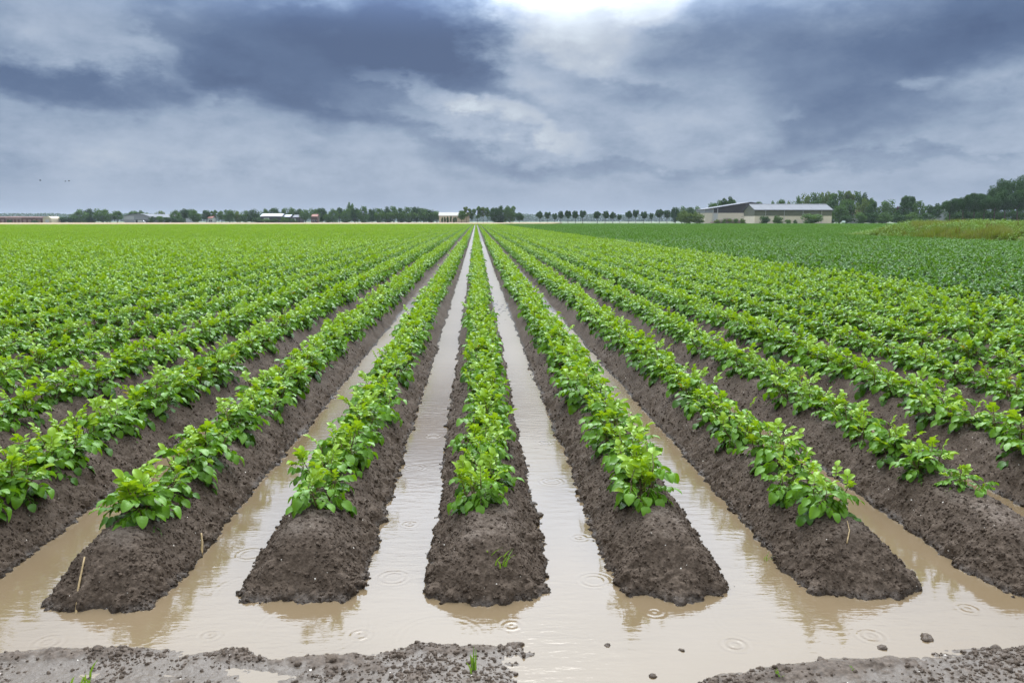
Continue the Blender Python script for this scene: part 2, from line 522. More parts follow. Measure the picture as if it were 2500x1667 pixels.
sheet('field_soil', -420, row_x(-15) - PITCH / 2 + .02, 3, 345, .06, M_GROUND)
sheet('field_soil', row_x(15) + PITCH / 2 - .02, 330, 3, 345, .06, M_GROUND)
sheet('field_soil', -60, -3.2, -30, 3.6, -.045, M_GROUND)
sheet('field_soil', 3.6, 60, -30, 3.6, -.055, M_GROUND)

# ------------------------------------------------------------------ muddy headland in front
EDGE = np.array([(-3.2, 2.60), (-1.624, 2.591), (-1.218, 2.589), (-0.808, 2.565), (-0.766, 2.54), (-0.689, 2.525), (-0.584, 2.535), (-0.4, 2.55),
                 (-0.21, 2.578), (-0.03, 2.58), (0.122, 2.585), (0.20, 2.52), (.235, 2.40), (.26, 2.25), (.42, 2.18), (0.60, 2.24), (0.691, 2.314), (0.877, 2.365),
                 (1.083, 2.407), (1.395, 2.439), (1.631, 2.456), (1.872, 2.468), (3.6, 2.49)])
def mud_surface(x, y):
    e = np.interp(x, EDGE[:, 0], EDGE[:, 1]) + .07 * (fbm(x * 5, y * 7, 61, 4) - .5)
    m = e - y
    lowf = fbm(x * 2.6, y * 4.5, 71, 3)
    z = np.clip(m * .10 - .001, -.05, .0050)
    z = z + (.008 * (lowf - .45) + .011 * (fbm(x * 8, y * 13, 73, 4, .6) - .5)) * sstep(-.14, .02, m)
    z = z - .014 * sstep(.0, .24, x) * (1 - sstep(.55, .80, x)) - .006 * np.exp(-((x + .68) / .12) ** 2)
    lip = np.exp(-((m - .03) / .035) ** 2) * sstep(.40, .55, fbm(x * 3.1, y * 0 + 3, 81, 2))
    z = z + .009 * lip
    # wheel-flattened film of water behind the left lip
    film = np.exp(-((m - .13) / .05) ** 2) * sstep(-.55, -.8, x) + .8 * np.exp(-((m - .1) / .06) ** 2 - ((x + .1) / .25) ** 2)
    z = z - .0020 * film
    patch = sstep(.44, .62, fbm(x * 6, y * 8, 91, 3)) * (1 - .8 * np.clip(film, 0, 1)) * sstep(-.01, .02, m) + lip
    patch = np.clip(patch, 0, 1)
    c = patch * (.55 * domes(x, y, .05, 101, .4, .2, .6) + .8 * domes(x, y, .024, 111, .6)) + .35 * domes(x, y, .012, 121, .6) * sstep(-.01, .03, m)
    c = c + .010 * (fbm(x * 20, y * 20, 131, 3) - .5) * sstep(-.02, .03, m) * (.35 + .65 * patch)
    return z + c * .44
ys = np.concatenate((np.linspace(-3, 1.6, 40)[:-1], np.linspace(1.6, 2.15, 70)[:-1], np.linspace(2.15, 2.72, 110)))
xs = np.concatenate((np.linspace(-3.4, -1.9, 60)[:-1], np.linspace(-1.9, 2.1, 600), np.linspace(2.1, 3.8, 60)[1:]))
Xg, Yg = np.meshgrid(xs, ys)
link('muddy_headland', make_mesh('muddy_headland', np.stack((Xg, Yg, mud_surface(Xg, Yg)), -1), grid_faces(*Xg.shape), [M_MUD]), kind='structure')

# ------------------------------------------------------------------ flood water
wm, gg, out = material('muddy flood water')
geo = gg.node('ShaderNodeNewGeometry'); P = X(gg, geo.outputs['Position'])
px, py, pz = gg.xyz(P)
rip = gg.noise(gg.vm('MULTIPLY', P, (7, 24, 1)), 1, 2, .5) * .55 + gg.noise(gg.vm('MULTIPLY', P, (24, 70, 1)), 1, 2, .5) * .22
breeze = gg.smooth(gg.noise(P, 1.1, 2, .5), .35, .7)
hgt = rip * (breeze * .9 + .45) * .0024
RINGS = [(-.349, 3.116, .052, 1.0), (.472, 3.055, .052, 1.0), (.419, 4.31, .050, 1.0), (-1.003, 3.38, .05, .8), (.887, 2.535, .028, 1.5), (1.386, 2.571, .032, 1.3),
         (-.138, 2.62, .15, .6), (-1.499, 2.656, .035, .7), (.30, 2.80, .24, .35), (-.60, 2.72, .20, .4), (-.9, 3.02, .14, .4), (1.95, 3.35, .12, .5), (.55, 3.42, .1, .4),
         (.80, 3.9, .08, .4), (-.38, 4.6, .06, .5), (1.05, 2.72, .18, .35), (-1.25, 2.74, .13, .4), (1.6, 2.95, .09, .5), (-1.7, 3.3, .1, .4), (.12, 2.70, .02, 1.4), (-.42, 2.66, .022, 1.2), (.66, 2.78, .02, 1.2), (1.85, 2.75, .024, 1.2), (-.95, 2.68, .018, 1.2), (-.33, 3.7, .022, 1.0), (.47, 3.5, .02, 1.0), (-.30, 5.3, .04, .9), (.45, 5.1, .03, .9)]
for (cx, cy_, r, a) in RINGS:
    d = gg.vm('LENGTH', gg.vm('SUBTRACT', P, (cx, cy_, 0.0)), out=1)
    dd = (d - r) * (1 / .011)
    env = gg.m('POWER', 2.71828, dd * dd * -.16)
    hgt = hgt + gg.m('SINE', dd * 2.4) * env * (a * (.00034 if r < .08 else .00020))
bn = gg.node('ShaderNodeBump'); bn.inputs['Strength'].default_value = 1.0; bn.inputs['Distance'].default_value = 1.0
gg.put(bn.inputs['Height'], hgt)
tint = gg.noise(P, .9, 3, .5)
wcol = gg.mix(gg.lin(tint, .3, .7, 0, 1), (.120, .084, .046), (.150, .108, .064))
b = principled(gg, out, wcol, gg.smooth(py, 4.2, 9) * .26 + .05, .5, bn.outputs[0], IOR=1.333)
M_WATER = wm
me = make_mesh('flood_water', [(-11.3, -3, 0), (11.3, -3, 0), (11.3, 345, 0), (-11.3, 345, 0)], np.array([(0, 1, 2, 3)]), [M_WATER], smooth=False)
link('flood_water', me, kind='structure')

# ------------------------------------------------------------------ potato plants
def leaflet(L, W, fold, arch, rng, nu=6, nv=4):
    """one ovate leaflet along +x, a keel along the midrib, arching down; returns verts, quads"""
    us = np.linspace(0, 1, nu + 1); vs2 = np.linspace(-1, 1, nv + 1)
    prof = np.sin(np.pi * us ** .82) ** .58 * (1 - .10 * us)
    prof[0] = .05; prof[-1] = .03
    U, Vv = np.meshgrid(us, vs2, indexing='ij')
    half = prof[:, None] * W / 2
    y = Vv * half
    ang = arch * U
    if abs(arch) > 1e-3:
        x = L * np.sin(ang) / arch; z = -L * (1 - np.cos(ang)) / arch
    else:
        x = L * U; z = 0 * U
    z = z + np.abs(y) * fold + .05 * W * np.sin(U * 9 + rng.random() * 6) * np.abs(Vv) * prof[:, None]
    y = y * (1 - .1 * abs(fold))
    return np.stack((x, y, z), -1).reshape(-1, 3), grid_faces(nu + 1, nv + 1)
def leaflet_low(L, W, fold, arch, rng):
    c, s = math.cos(arch * .5), math.sin(arch * .5)
    p = lambda u, v, dz: (L * u * (1 - .25 * u * abs(s)), v * W / 2, -L * u * u * s * .6 + dz)
    v = np.array([p(0, 0, 0), p(.45, 1, fold * W * .5), p(1, 0, 0), p(.45, -1, fold * W * .5), p(.45, 0, 0)])
    return v, np.array([(0, 4, 1), (4, 2, 1), (0, 3, 4), (4, 3, 2)])
def compound_leaf(rng, age, low=False):
    """petiole plus lateral pairs and an end leaflet, along +x from the origin"""
    Ln = rng.uniform(.085, .120) * (1.0, .92, .62)[age]
    droop = rng.uniform(.5, 1.1) if age < 2 else rng.uniform(-.1, .5)
    n = 9
    pts = [np.array((0., 0., 0.))]; angs = []
    a = rng.uniform(.1, .35)
    for i in range(n):
        a -= droop / n
        angs.append(a)
        pts.append(pts[-1] + np.array((math.cos(a), 0, math.sin(a))) * Ln / n)
    angs.append(a)
    mb = MB()
    if not low:
        mb.tube(pts, [.0022 * (1 - .6 * i / n) for i in range(n + 1)], 4, 1, cap=False)
    fn = leaflet_low if low else leaflet
    big = rng.uniform(.055, .078) * (1, .94, .72)[age]
    fold = (.22, .32, .55)[age]
    spots = [(n, 0, big, big * rng.uniform(.70, .84))]
    for frac, s in ((.80, .84), (.56, .74), (.34, .50)):
        if frac == .36 and rng.random() < .45: continue
        for sg in (-1, 1):
            l = big * s * rng.uniform(.88, 1.1)
            spots.append((int(frac * n), sg, l, l * rng.uniform(.64, .78)))
    for (i, sg, l, wd) in spots:
        v, f = fn(l, wd, fold * rng.uniform(.6, 1.3), rng.uniform(.35, 1.15) * (1 if age < 2 else .6), rng)
        yaw = sg * rng.uniform(.85, 1.25) + rng.uniform(-.1, .1)
        m = Matrix.Rotation(yaw, 3, 'Z') @ Matrix.Rotation(-angs[i] - rng.uniform(-.2, .3) * (1 if sg else .5), 3, 'Y') @ Matrix.Rotation(rng.uniform(-.3, .3), 3, 'X')
        if sg:
            m = Matrix.Rotation(sg * -.12, 3, 'X') @ m
        mb.add(v @ np.array(m).T + pts[i] + np.array((0, sg * .002, 0)), f, 0)
    return mb
rng = random.Random(11)
N_LEAF = (7, 6, 4)
LEAVES = {'light': {}, 'dark': {}}; LEAF_LOW = {}
LEAF_MB = {}
for age in range(3):
    for j in range(N_LEAF[age]):
        mbh = compound_leaf(rng, age); LEAF_MB[age, j] = mbh
        LEAF_LOW[age, j] = compound_leaf(rng, age, True)
        for v in ('light', 'dark'):
            LEAVES[v][age, j] = mbh.mesh('potato_leaf', [LEAF[v][age], M_STEM], smooth=True)

def plant_layout(rng, size):
    """stems (polylines) and, per stem, the leaves: (age, variant, matrix)"""
    stems = []
    n = rng.choice((6, 7, 7, 8))
    for s in range(n):
        az0 = s * 2 * math.pi / n + rng.uniform(-.5, .5)
        lean = rng.uniform(.12, .80); h = rng.uniform(.11, .19) * size
        base = Vector((rng.uniform(-.03, .03), rng.uniform(-.05, .05), -.03))
        pts = [base]
        for i in range(1, 6):
            f = i / 5
            le = lean * (1.15 - .55 * f)
            pts.append(pts[-1] + Vector((math.cos(az0) * math.sin(le), math.sin(az0) * math.sin(le), math.cos(le))) * (h + .03) / 5)
        leaves = []
        phi = rng.uniform(0, 6.28)
        nl = rng.choice((8, 8, 9))
        for i in range(nl):
            f = .14 + .84 * i / (nl - 1)
            p = pts[0].lerp(pts[-1], 0); t = f * 5; j = min(int(t), 4)
            p = pts[j].lerp(pts[j + 1], t - j)
            phi += 2.4 + rng.uniform(-.4, .4)
            ph = phi
            # leaves turn outwards from the middle of the plant
            d = math.atan2(math.sin(az0), math.cos(az0))
            ph = d + (((ph - d + math.pi) % (2 * math.pi)) - math.pi) * (.72 if f < .8 else 1)
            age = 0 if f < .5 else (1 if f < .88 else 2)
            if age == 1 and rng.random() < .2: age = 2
            tilt = -.45 + 1.0 * f + rng.uniform(-.25, .3)
            if age == 2: tilt = rng.uniform(.5, 1.15)
            sc_ = size * rng.uniform(.8, 1.12) * (.92 if f < .3 else 1)
            m = Matrix.Translation(p) @ Matrix.Rotation(ph, 4, 'Z') @ Matrix.Rotation(-tilt, 4, 'Y') @ Matrix.Rotation(rng.uniform(-.35, .35), 4, 'X') @ Matrix.Scale(sc_, 4)
            leaves.append((age, rng.randrange(N_LEAF[age]), m))
        stems.append(([tuple(p) for p in pts], leaves))
    return stems
def stem_mb(pts, size=1.0, mb=None):
    mb = mb or MB()
    mb.tube(pts, [.0052 * size, .005 * size, .0045 * size, .004 * size, .0032 * size, .0022 * size], 5)
    return mb
def foliage_mb(stems, low=False, mb=None, M0=None):
    mb = mb or MB()
    for pts, leaves in stems:
        for age, j, m in leaves:
            src = LEAF_LOW[age, j] if low else LEAF_MB[age, j]
            A = np.array((M0 @ m) if M0 is not None else m)
            v = np.concatenate(src.v) @ A[:3, :3].T + A[:3, 3]
            for fl, ml, tgt, tm in ((src.f3, src.m3, mb.f3, mb.m3), (src.f4, src.m4, mb.f4, mb.m4)):
                for f, mi in zip(fl, ml):
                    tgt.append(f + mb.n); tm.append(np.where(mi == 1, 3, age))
            mb.v.append(v); mb.n += len(v)
    return mb
rng = random.Random(5)
N_VAR = 10
VAR = []
for i in range(N_VAR):
    st = plant_layout(rng, 1.0)
    smb = MB()
    for pts, _ in st: stem_mb(pts, 1, smb)
    fol = foliage_mb(st)
    VAR.append({'stem': smb.mesh('potato_stems', [M_STEM]),
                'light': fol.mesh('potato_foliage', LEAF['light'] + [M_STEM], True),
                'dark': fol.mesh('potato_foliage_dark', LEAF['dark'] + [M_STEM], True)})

# where the plants stand: one list for the whole field
CAM_INV = (Matrix.Translation(cam.location) @ cam.rotation_euler.to_matrix().to_4x4()).inverted()
FPX = 28.0 / 36.0
def view(x, y, z):
    p = CAM_INV @ Vector((x, y, z)); d = -p.z
    return (p.x / d * FPX, p.y / d * FPX, d)
FIELD_FAR = lambda x: 232 + (x + 180) * .40 if x < 60 else 330
BANK_X = 29.0
rng = random.Random(77)
plants = []      # x, y, z, size, rot, row
segments = []    # far stretches of row
SEG = 2.4
for k in range(-300, 300):
    x = row_x(k)
    y0 = FIRST.get(k, 3.7 if abs(k) < 5 else 4.0)
    ymin = max(y0, abs(x) / .80 - 3.0)
    y = y0 + (0 if ymin == y0 else math.ceil((ymin - y0) / .3) * .3)
    yend = FIELD_FAR(x)
    if x > BANK_X - .4:
        y = max(y, 66.0)
    grow = rng.uniform(.93, 1.06) * (1.06 if k <= -2 else 1.02)
    while y < min(46, yend):
        ripe = .92 + .12 * min(1, max(0, (y - y0) / 9)) + .08 * min(1, max(0, (y - 13) / 16))
        if k >= 2: ripe -= .10 * max(0, 1 - (y - y0) / 4)
        s = ripe * grow * rng.uniform(.88, 1.12)
        if rng.random() < .035 and y < 12: s *= .72
        plants.append((x + rng.gauss(0, .018), y + rng.uniform(-.03, .03), (.186), s, rng.uniform(0, 6.28), k))
        y += .275
    while y < yend:
        segments.append((x, y + SEG / 2, k)); y += SEG
def in_view(p, m=0.0):
    u, v, d = view(p[0], p[1], p[2] + .12)
    return d > 0 and abs(u) < .5 + m and abs(v) < .333 + m
vis = sorted([p for p in plants if in_view(p, .012)], key=lambda p: view(*p[:3])[2])
single = vis[:300]
NDETAIL = 54
ids = set(id(p) for p in single)
rest = [p for p in plants if id(p) not in ids]
# order of each plant along its own ridge
order = {}
for k in set(p[5] for p in plants):
    for i, p in enumerate(sorted((p for p in single if p[5] == k), key=lambda p: p[1])):
        order[id(p)] = i + 1
HEADS = {0: 'with the grass seedlings', -2: 'with the long straw on its end'}
rng = random.Random(901)
def variety(k): return 'dark' if k >= 11 else 'light'
SIZES = lambda s: 'small' if s < .86 else ('bushy' if s > 1.15 else 'leafy')
stem_cache = {}
for n, (x, y, z, s, rot, k) in enumerate(single):
    va = variety(k)
    lab = '%s green potato plant, %s from the near end of the %s' % (SIZES(s), place_word(order[id(single[n])]), ridge_word(k))
    e = bpy.data.objects.new('potato_plant', None); COL.objects.link(e)
    e.empty_display_size = .05
    e.location = (x, y, z); e.rotation_euler = (0, 0, rot)
    e['label'] = lab; e['category'] = 'potato plant'; e['group'] = 'potato plants growing along the ridges'
    if n < NDETAIL:
        for pts, leaves in plant_layout(rng, s):
            so = bpy.data.objects.new('stem', stem_mb(pts, s).mesh('stem', [M_STEM], True)); COL.objects.link(so); so.parent = e
            for age, j, m in leaves:
                lo = bpy.data.objects.new('leaf', LEAVES[va][age, j]); COL.objects.link(lo); lo.parent = so
                lo.matrix_local = m
    else:
        vr = VAR[rng.randrange(N_VAR)]
        for nm, me in (('stems', vr['stem']), ('foliage', vr[va])):
            c = bpy.data.objects.new(nm, me); COL.objects.link(c); c.parent = e; c.scale = (s, s, s)

# the rest of the field, past counting: instances on points
def instancer(name, sources, pts, idx, rot, scl, label):
    coll = bpy.data.collections.new(name + '_sources')
    for i, me in enumerate(sources):
        o = bpy.data.objects.new('%s_source_%02d' % (name, i), me); coll.objects.link(o)
    me = bpy.data.meshes.new(name); me.vertices.add(len(pts)); me.vertices.foreach_set('co', np.asarray(pts, np.float32).ravel())
    a = me.attributes.new('pick', 'INT', 'POINT'); a.data.foreach_set('value', np.asarray(idx, np.int32))
    a = me.attributes.new('turn', 'FLOAT_VECTOR', 'POINT'); a.data.foreach_set('vector', np.asarray(rot, np.float32).ravel())
    a = me.attributes.new('grow', 'FLOAT_VECTOR', 'POINT'); a.data.foreach_set('vector', np.asarray(scl, np.float32).ravel())
    o = link(name, me, kind='stuff', label=label)
    ng = bpy.data.node_groups.new(name + '_scatter', 'GeometryNodeTree')
    ng.interface.new_socket('Geometry', in_out='INPUT', socket_type='NodeSocketGeometry')
    ng.interface.new_socket('Geometry', in_out='OUTPUT', socket_type='NodeSocketGeometry')
    N = ng.nodes.new
    gi, go = N('NodeGroupInput'), N('NodeGroupOutput')
    ci = N('GeometryNodeCollectionInfo'); ci.inputs['Collection'].default_value = coll
    ci.inputs['Separate Children'].default_value = True; ci.inputs['Reset Children'].default_value = True
    ip = N('GeometryNodeInstanceOnPoints'); ip.inputs['Pick Instance'].default_value = True
    def attr(nm, t):
        q = N('GeometryNodeInputNamedAttribute'); q.data_type = t; q.inputs['Name'].default_value = nm
        return next(s for s in q.outputs if s.enabled and s.name == 'Attribute')
    L = ng.links.new
    L(gi.outputs[0], ip.inputs['Points']); L(ci.outputs[0], ip.inputs['Instance'])
    L(attr('pick', 'INT'), ip.inputs['Instance Index']); L(attr('turn', 'FLOAT_VECTOR'), ip.inputs['Rotation']); L(attr('grow', 'FLOAT_VECTOR'), ip.inputs['Scale'])
    L(ip.outputs[0], go.inputs[0])
    md = o.modifiers.new('scatter', 'NODES'); md.node_group = ng
    return o
rng = random.Random(31)
seg_mesh = {'light': [], 'dark': []}
for i in range(6):
    mb = MB(); mb.f3 = []; 
    for j in range(8):
        st = plant_layout(rng, rng.uniform(1.12, 1.32))
        M0 = Matrix.Translation((rng.gauss(0, .02), -SEG / 2 + SEG * (j + .5) / 8, 0)) @ Matrix.Rotation(rng.uniform(0, 6.28), 4, 'Z')
        foliage_mb(st, True, mb, M0)
    for v in ('light', 'dark'):
        seg_mesh[v].append(mb.mesh('potato_row_' + v, LEAF[v] + [M_STEM], False))
for v, nm, lab in (('light', 'potato_crop', 'rows of bright green potato plants running to the horizon'),
                   ('dark', 'dark_potato_crop', 'darker green potato rows filling the field towards the weedy bank')):
    P_ = [p for p in rest if variety(p[5]) == v]
    S_ = [s for s in segments if variety(s[2]) == v and abs(math.atan2(s[0], s[1]) - .045) < .66]
    pts = [p[:3] for p in P_] + [(x, y, .17) for x, y, k in S_]
    idx = [rng.randrange(N_VAR) for _ in P_] + [N_VAR + rng.randrange(6) for _ in S_]
    rot = [(0, 0, p[4]) for p in P_] + [(0, 0, math.pi * rng.randrange(2)) for _ in S_]
    scl = [(p[3],) * 3 for p in P_] + [(.80 + .12 * rng.random(), 1, .9 + .25 * rng.random()) for _ in S_]
    instancer(nm, [q[v] for q in VAR] + seg_mesh[v], pts, idx, rot, scl, lab)

# ------------------------------------------------------------------ crumbs of soil lying on the ridges and the mud
def lump(seed, sub=1, rough=.28):
    import bmesh
    bm = bmesh.new(); bmesh.ops.create_icosphere(bm, subdivisions=sub, radius=1)
    rr = random.Random(seed)
    ph = [rr.uniform(0, 6.28) for _ in range(9)]
    for v in bm.verts:
        p = v.co
        n = math.sin(p.x * 2.3 + ph[0]) * math.sin(p.y * 2.1 + ph[1]) + .6 * math.sin(p.z * 4.1 + ph[2] + p.x * 3) + .5 * math.sin(p.y * 6 + ph[3] + p.z * 4) + rr.uniform(-.5, .5)
        v.co = p * (1 + rough * .5 * n)
        v.co.z *= .75
    me = bpy.data.meshes.new('clod'); bm.to_mesh(me); bm.free()
    return me
LUMPS = []
for i in range(6):
    me = lump(i + 1); me.materials.append(M_SOIL); LUMPS.append(me)
MLUMPS = []
for i in range(6):
    me = lump(i + 21, 2, .34); me.materials.append(M_CLOD); me.polygons.foreach_set('use_smooth', [True] * len(me.polygons)); MLUMPS.append(me)
nr = np.random.default_rng(4)
pts, idx, rot, scl = [], [], [], []
for k in range(-5, 6):
    n = 9000 if abs(k) < 4 else 5000
    y = 1 / nr.uniform(1 / 9.0, 1 / (END.get(k, 2.87) - .02), n)
    t = nr.uniform(-.30, .30, n)
    x, yy, z = ridge_surface(k, t, y)
    ok = (z > -.006) & (np.abs(x / yy) < .9)
    ok &= (np.abs(t) > nr.uniform(-.02, .11, n))
    x, yy, z = x[ok], yy[ok], z[ok]; n = len(x)
    s = np.clip(nr.lognormal(-5.35, .42, n), .002, .014)
    pts.append(np.stack((x, yy, z - s * .1), 1)); idx.append(nr.integers(0, 6, n)); rot.append(nr.uniform(0, 6.28, (n, 3))); scl.append(np.repeat(s[:, None], 3, 1))
cc = np.concatenate
instancer('soil_crumbs', LUMPS, cc(pts), cc(idx), cc(rot), cc(scl), 'crumbs of dark soil covering the flanks of the ridges')
n = 26000
x = nr.uniform(-1.9, 2.1, n); y = nr.uniform(2.15, 2.66, n)
z = mud_surface(x, y); pat = fbm(x * 5, y * 5, 91, 3)
ok = (z > .001) & (nr.uniform(0, 1, n) < np.clip((pat - .40) * 2.6, .06, 1))
x, y, z = x[ok], y[ok], z[ok]; n = len(x)
s = np.clip(nr.lognormal(-5.5, .5, n), .0018, .012)
instancer('mud_crumbs', MLUMPS, np.stack((x, y, z - s * .3), 1), nr.integers(0, 6, n), nr.uniform(0, 6.28, (n, 3)), np.repeat(s[:, None], 3, 1), 'small wet crumbs of mud along the flooded edge')

# ------------------------------------------------------------------ far side of the field
YAWR = R(2.563); CT = math.cos(R(8.5855))
def bx(px, D):
    """x on the ground at forward distance D for a photo column (2500 px wide)"""
    return D * math.tan(YAWR + math.atan((px - 1250) / 1944.0 * CT))
def per_px(px, D):
    x = bx(px, D); return CT * (x * math.sin(YAWR) + D * math.cos(YAWR)) / 1944.0
def height(py, px, D):
    return (540.0 - py) * per_px(px, D) + EYE
ORD = ['first', 'second', 'third', 'fourth', 'fifth', 'sixth', 'seventh', 'eighth', 'ninth', 'tenth', 'eleventh', 'twelfth', 'thirteenth', 'fourteenth', 'fifteenth', 'sixteenth', 'seventeenth', 'eighteenth', 'nineteenth', 'twentieth']

mt, gg, out = material('ripe grain')
geo = gg.node('ShaderNodeNewGeometry'); P = X(gg, geo.outputs['Position'])
nn = gg.noise(gg.vm('MULTIPLY', P, (.15, .6, 1)), 1, 4, .6)
principled(gg, out, gg.ramp(nn, [(.3, (.19, .135, .062)), (.7, (.27, .195, .095))]), .8, .2)
M_GRAIN = mt
mt, gg, out = material('dry grass verge')
geo = gg.node('ShaderNodeNewGeometry'); P = X(gg, geo.outputs['Position'])
nn = gg.noise(gg.vm('MULTIPLY', P, (.2, .5, 1)), 1, 4, .6)
principled(gg, out, gg.ramp(nn, [(.3, (.13, .15, .045)), (.7, (.24, .22, .09))]), .8, .2)
M_VERGE = mt
def slab(name, poly, z0, z1, mat):
    n = len(poly)
    v = [(x, y, z0) for x, y in poly] + [(x, y, z1) for x, y in poly]
    mb = MB(); mb.add(v, [(i, (i + 1) % n, n + (i + 1) % n, n + i) for i in range(n)])
    mb.f4.append(np.array([[n + i for i in range(4)]])); mb.m4.append(np.array([0]))
    return link(name, mb.mesh(name, [mat]), kind='structure')
slab('grain_field', [(-520, FIELD_FAR(-520) + 4), (30, FIELD_FAR(30) + 4), (60, 560), (-520, 585)], -.1, .42, M_GRAIN)
slab('grass_verge', [(30.5, FIELD_FAR(30) + 3), (420, 334), (420, 399), (30.5, 399)], -.1, .22, M_VERGE)
slab('grass_verge', [(36.5, 10), (120, 10), (120, 61), (36.5, 61)], -.1, .30, M_VERGE)

# ---- trees
M_BARK = plain('tree bark', (.065, .052, .040), .85, .2, .3, 6)
TREE_MATS = {
    'mid': leaf_material('broadleaf foliage', (.034, .082, .012), (.078, .155, .024), .15, .7, .08, 2),
    'dark': leaf_material('dark broadleaf foliage', (.017, .050, .009), (.040, .094, .016), .12, .7, .08, 2),
    'olive': leaf_material('olive foliage', (.058, .100, .014), (.115, .172, .028), .15, .7, .08, 2),
    'bright': leaf_material('fresh shrub foliage', (.040, .092, .018), (.090, .165, .034), .2, .7, .08, 2),
    'plum': leaf_material('copper foliage', (.030, .012, .016), (.055, .024, .026), .12, .7, .08, 2)}
def crown_mesh(seed, kind, mat, nface):
    r = np.random.default_rng(seed)
    if kind == 'round':   c0, se, nl, lr = (0, 0, .60), (.36, .36, .34), 26, (.13, .21)
    elif kind == 'lolly': c0, se, nl, lr = (0, 0, .66), (.31, .31, .28), 20, (.11, .17)
    elif kind == 'broad': c0, se, nl, lr = (0, 0, .46), (.42, .42, .48), 36, (.13, .20)
    elif kind == 'bush':  c0, se, nl, lr = (0, 0, .44), (.44, .40, .42), 22, (.16, .26)
    elif kind == 'sparse': c0, se, nl, lr = (0, 0, .62), (.30, .30, .36), 15, (.08, .13)
    elif kind == 'column': c0, se, nl, lr = (0, 0, .54), (.28, .28, .46), 16, (.16, .24)
    elif kind == 'spire': c0, se, nl, lr = (0, 0, .5), (.3, .3, .46), 22, (.10, .16)
    elif kind == 'hedge': c0, se, nl, lr = (0, 0, .5), (.48, .3, .40), 30, (.14, .22)
    cen = []
    for i in range(nl):
        d = r.normal(size=3); d /= np.linalg.norm(d); q = r.uniform(.25, .85) ** .6
        p = np.array(c0) + d * np.array(se) * q
        if kind == 'spire': p[:2] *= max(.15, 1.25 - 1.2 * p[2])
        cen.append((p, r.uniform(*lr)))
    per = nface // nl
    V_, n = [], 0
    for p, rad in cen:
        d = r.normal(size=(per, 3)); d /= np.linalg.norm(d, axis=1)[:, None]
        pos = p + d * rad * (r.uniform(.25, 1.0, per) ** .45)[:, None] * np.array((1, 1, .85))
        nr_ = d + r.normal(size=(per, 3)) * .55; nr_ /= np.linalg.norm(nr_, axis=1)[:, None]
        a = np.cross(nr_, r.normal(size=(per, 3))); a /= np.linalg.norm(a, axis=1)[:, None]; b = np.cross(nr_, a)
        s = (math.sqrt(1400 / nface) * r.uniform(.026, .050, per))[:, None]
        quad = np.stack((pos - a * s, pos - b * s * r.uniform(.6, 1.2, (per, 1)), pos + a * s * r.uniform(.7, 1.3, (per, 1)), pos + b * s), 1)
        V_.append(quad.reshape(-1, 3))
    v = np.concatenate(V_); v[:, 2] = np.clip(v[:, 2], .02, 1.2)
    top = np.percentile(v[:, 2], 99.6); v[:, 2] /= top
    return make_mesh('crown', v, np.arange(len(v)).reshape(-1, 4), [mat], smooth=False), [c for c, _ in cen]
def trunk_mesh(cen, kind, seed):
    r = random.Random(seed); mb = MB()
    fork = {'round': .34, 'lolly': .42, 'broad': .25, 'bush': .12, 'sparse': .45, 'column': .3, 'spire': .5, 'hedge': .1}[kind]
    w = {'bush': .012, 'hedge': .012, 'sparse': .014}.get(kind, .022)
    b = (r.uniform(-.02, .02), r.uniform(-.02, .02))
    mb.tube([(0, 0, -.03), (b[0] * .5, b[1] * .5, fork * .5), (b[0], b[1], fork), (b[0], b[1], fork + .3)], [w * 1.35, w, w * .85, w * .3], 7)
    for c in cen[::3][:8]:
        m = ((c[0] + b[0]) * .45, (c[1] + b[1]) * .45, (fork + c[2]) * .5 + .02)
        mb.tube([(b[0], b[1], fork - .03), m, tuple(c)], [w * .5, w * .32, w * .12], 5)
    return mb.mesh('trunk', [M_BARK], True)
TREES = {}
def tree_kind(kind, mat, fine=1):
    key = (kind, mat, fine)
    if key not in TREES:
        TREES[key] = []
        for i in range(4 if kind in ('round', 'broad', 'lolly') else 2):
            sd_ = hash((kind, fine)) % 1000 if False else sum(map(ord, kind)) * 7 + i * 13 + fine
            cm, cen = crown_mesh(sd_, kind, TREE_MATS[mat], {1: 2600, 2: 9000}[fine])
            TREES[key].append((cm, trunk_mesh(cen, kind, sd_)))
    return TREES[key]
trng = random.Random(3)
def tree(px, D, top_py, w_px, kind, mat, label, cat='tree', group=None, fine=1, name=None, base=0.0):
    x = bx(px, D); Hh = height(top_py, px, D) - base; W = w_px * per_px(px, D)
    cm, tm = trng.choice(tree_kind(kind, mat, fine))
    e = bpy.data.objects.new(name or ('tree' if cat == 'tree' else 'shrub'), None); COL.objects.link(e)
    e.location = (x, D, base); e.rotation_euler = (0, 0, trng.uniform(0, 6.28))
    e['label'] = label; e['category'] = cat
    if group: e['group'] = group
    wid = {'round': .80, 'lolly': .70, 'broad': .92, 'bush': .95, 'sparse': .66, 'column': .6, 'spire': .5, 'hedge': 1.0}[kind]
    sx = W / wid
    if kind == 'hedge': e.rotation_euler = (0, 0, 0)
    for nm, me in (('crown', cm), ('trunk', tm)):
        c = bpy.data.objects.new(nm, me); COL.objects.link(c); c.parent = e
        c.scale = (sx, sx if kind != 'hedge' else min(sx, 4.0), Hh)
    return e
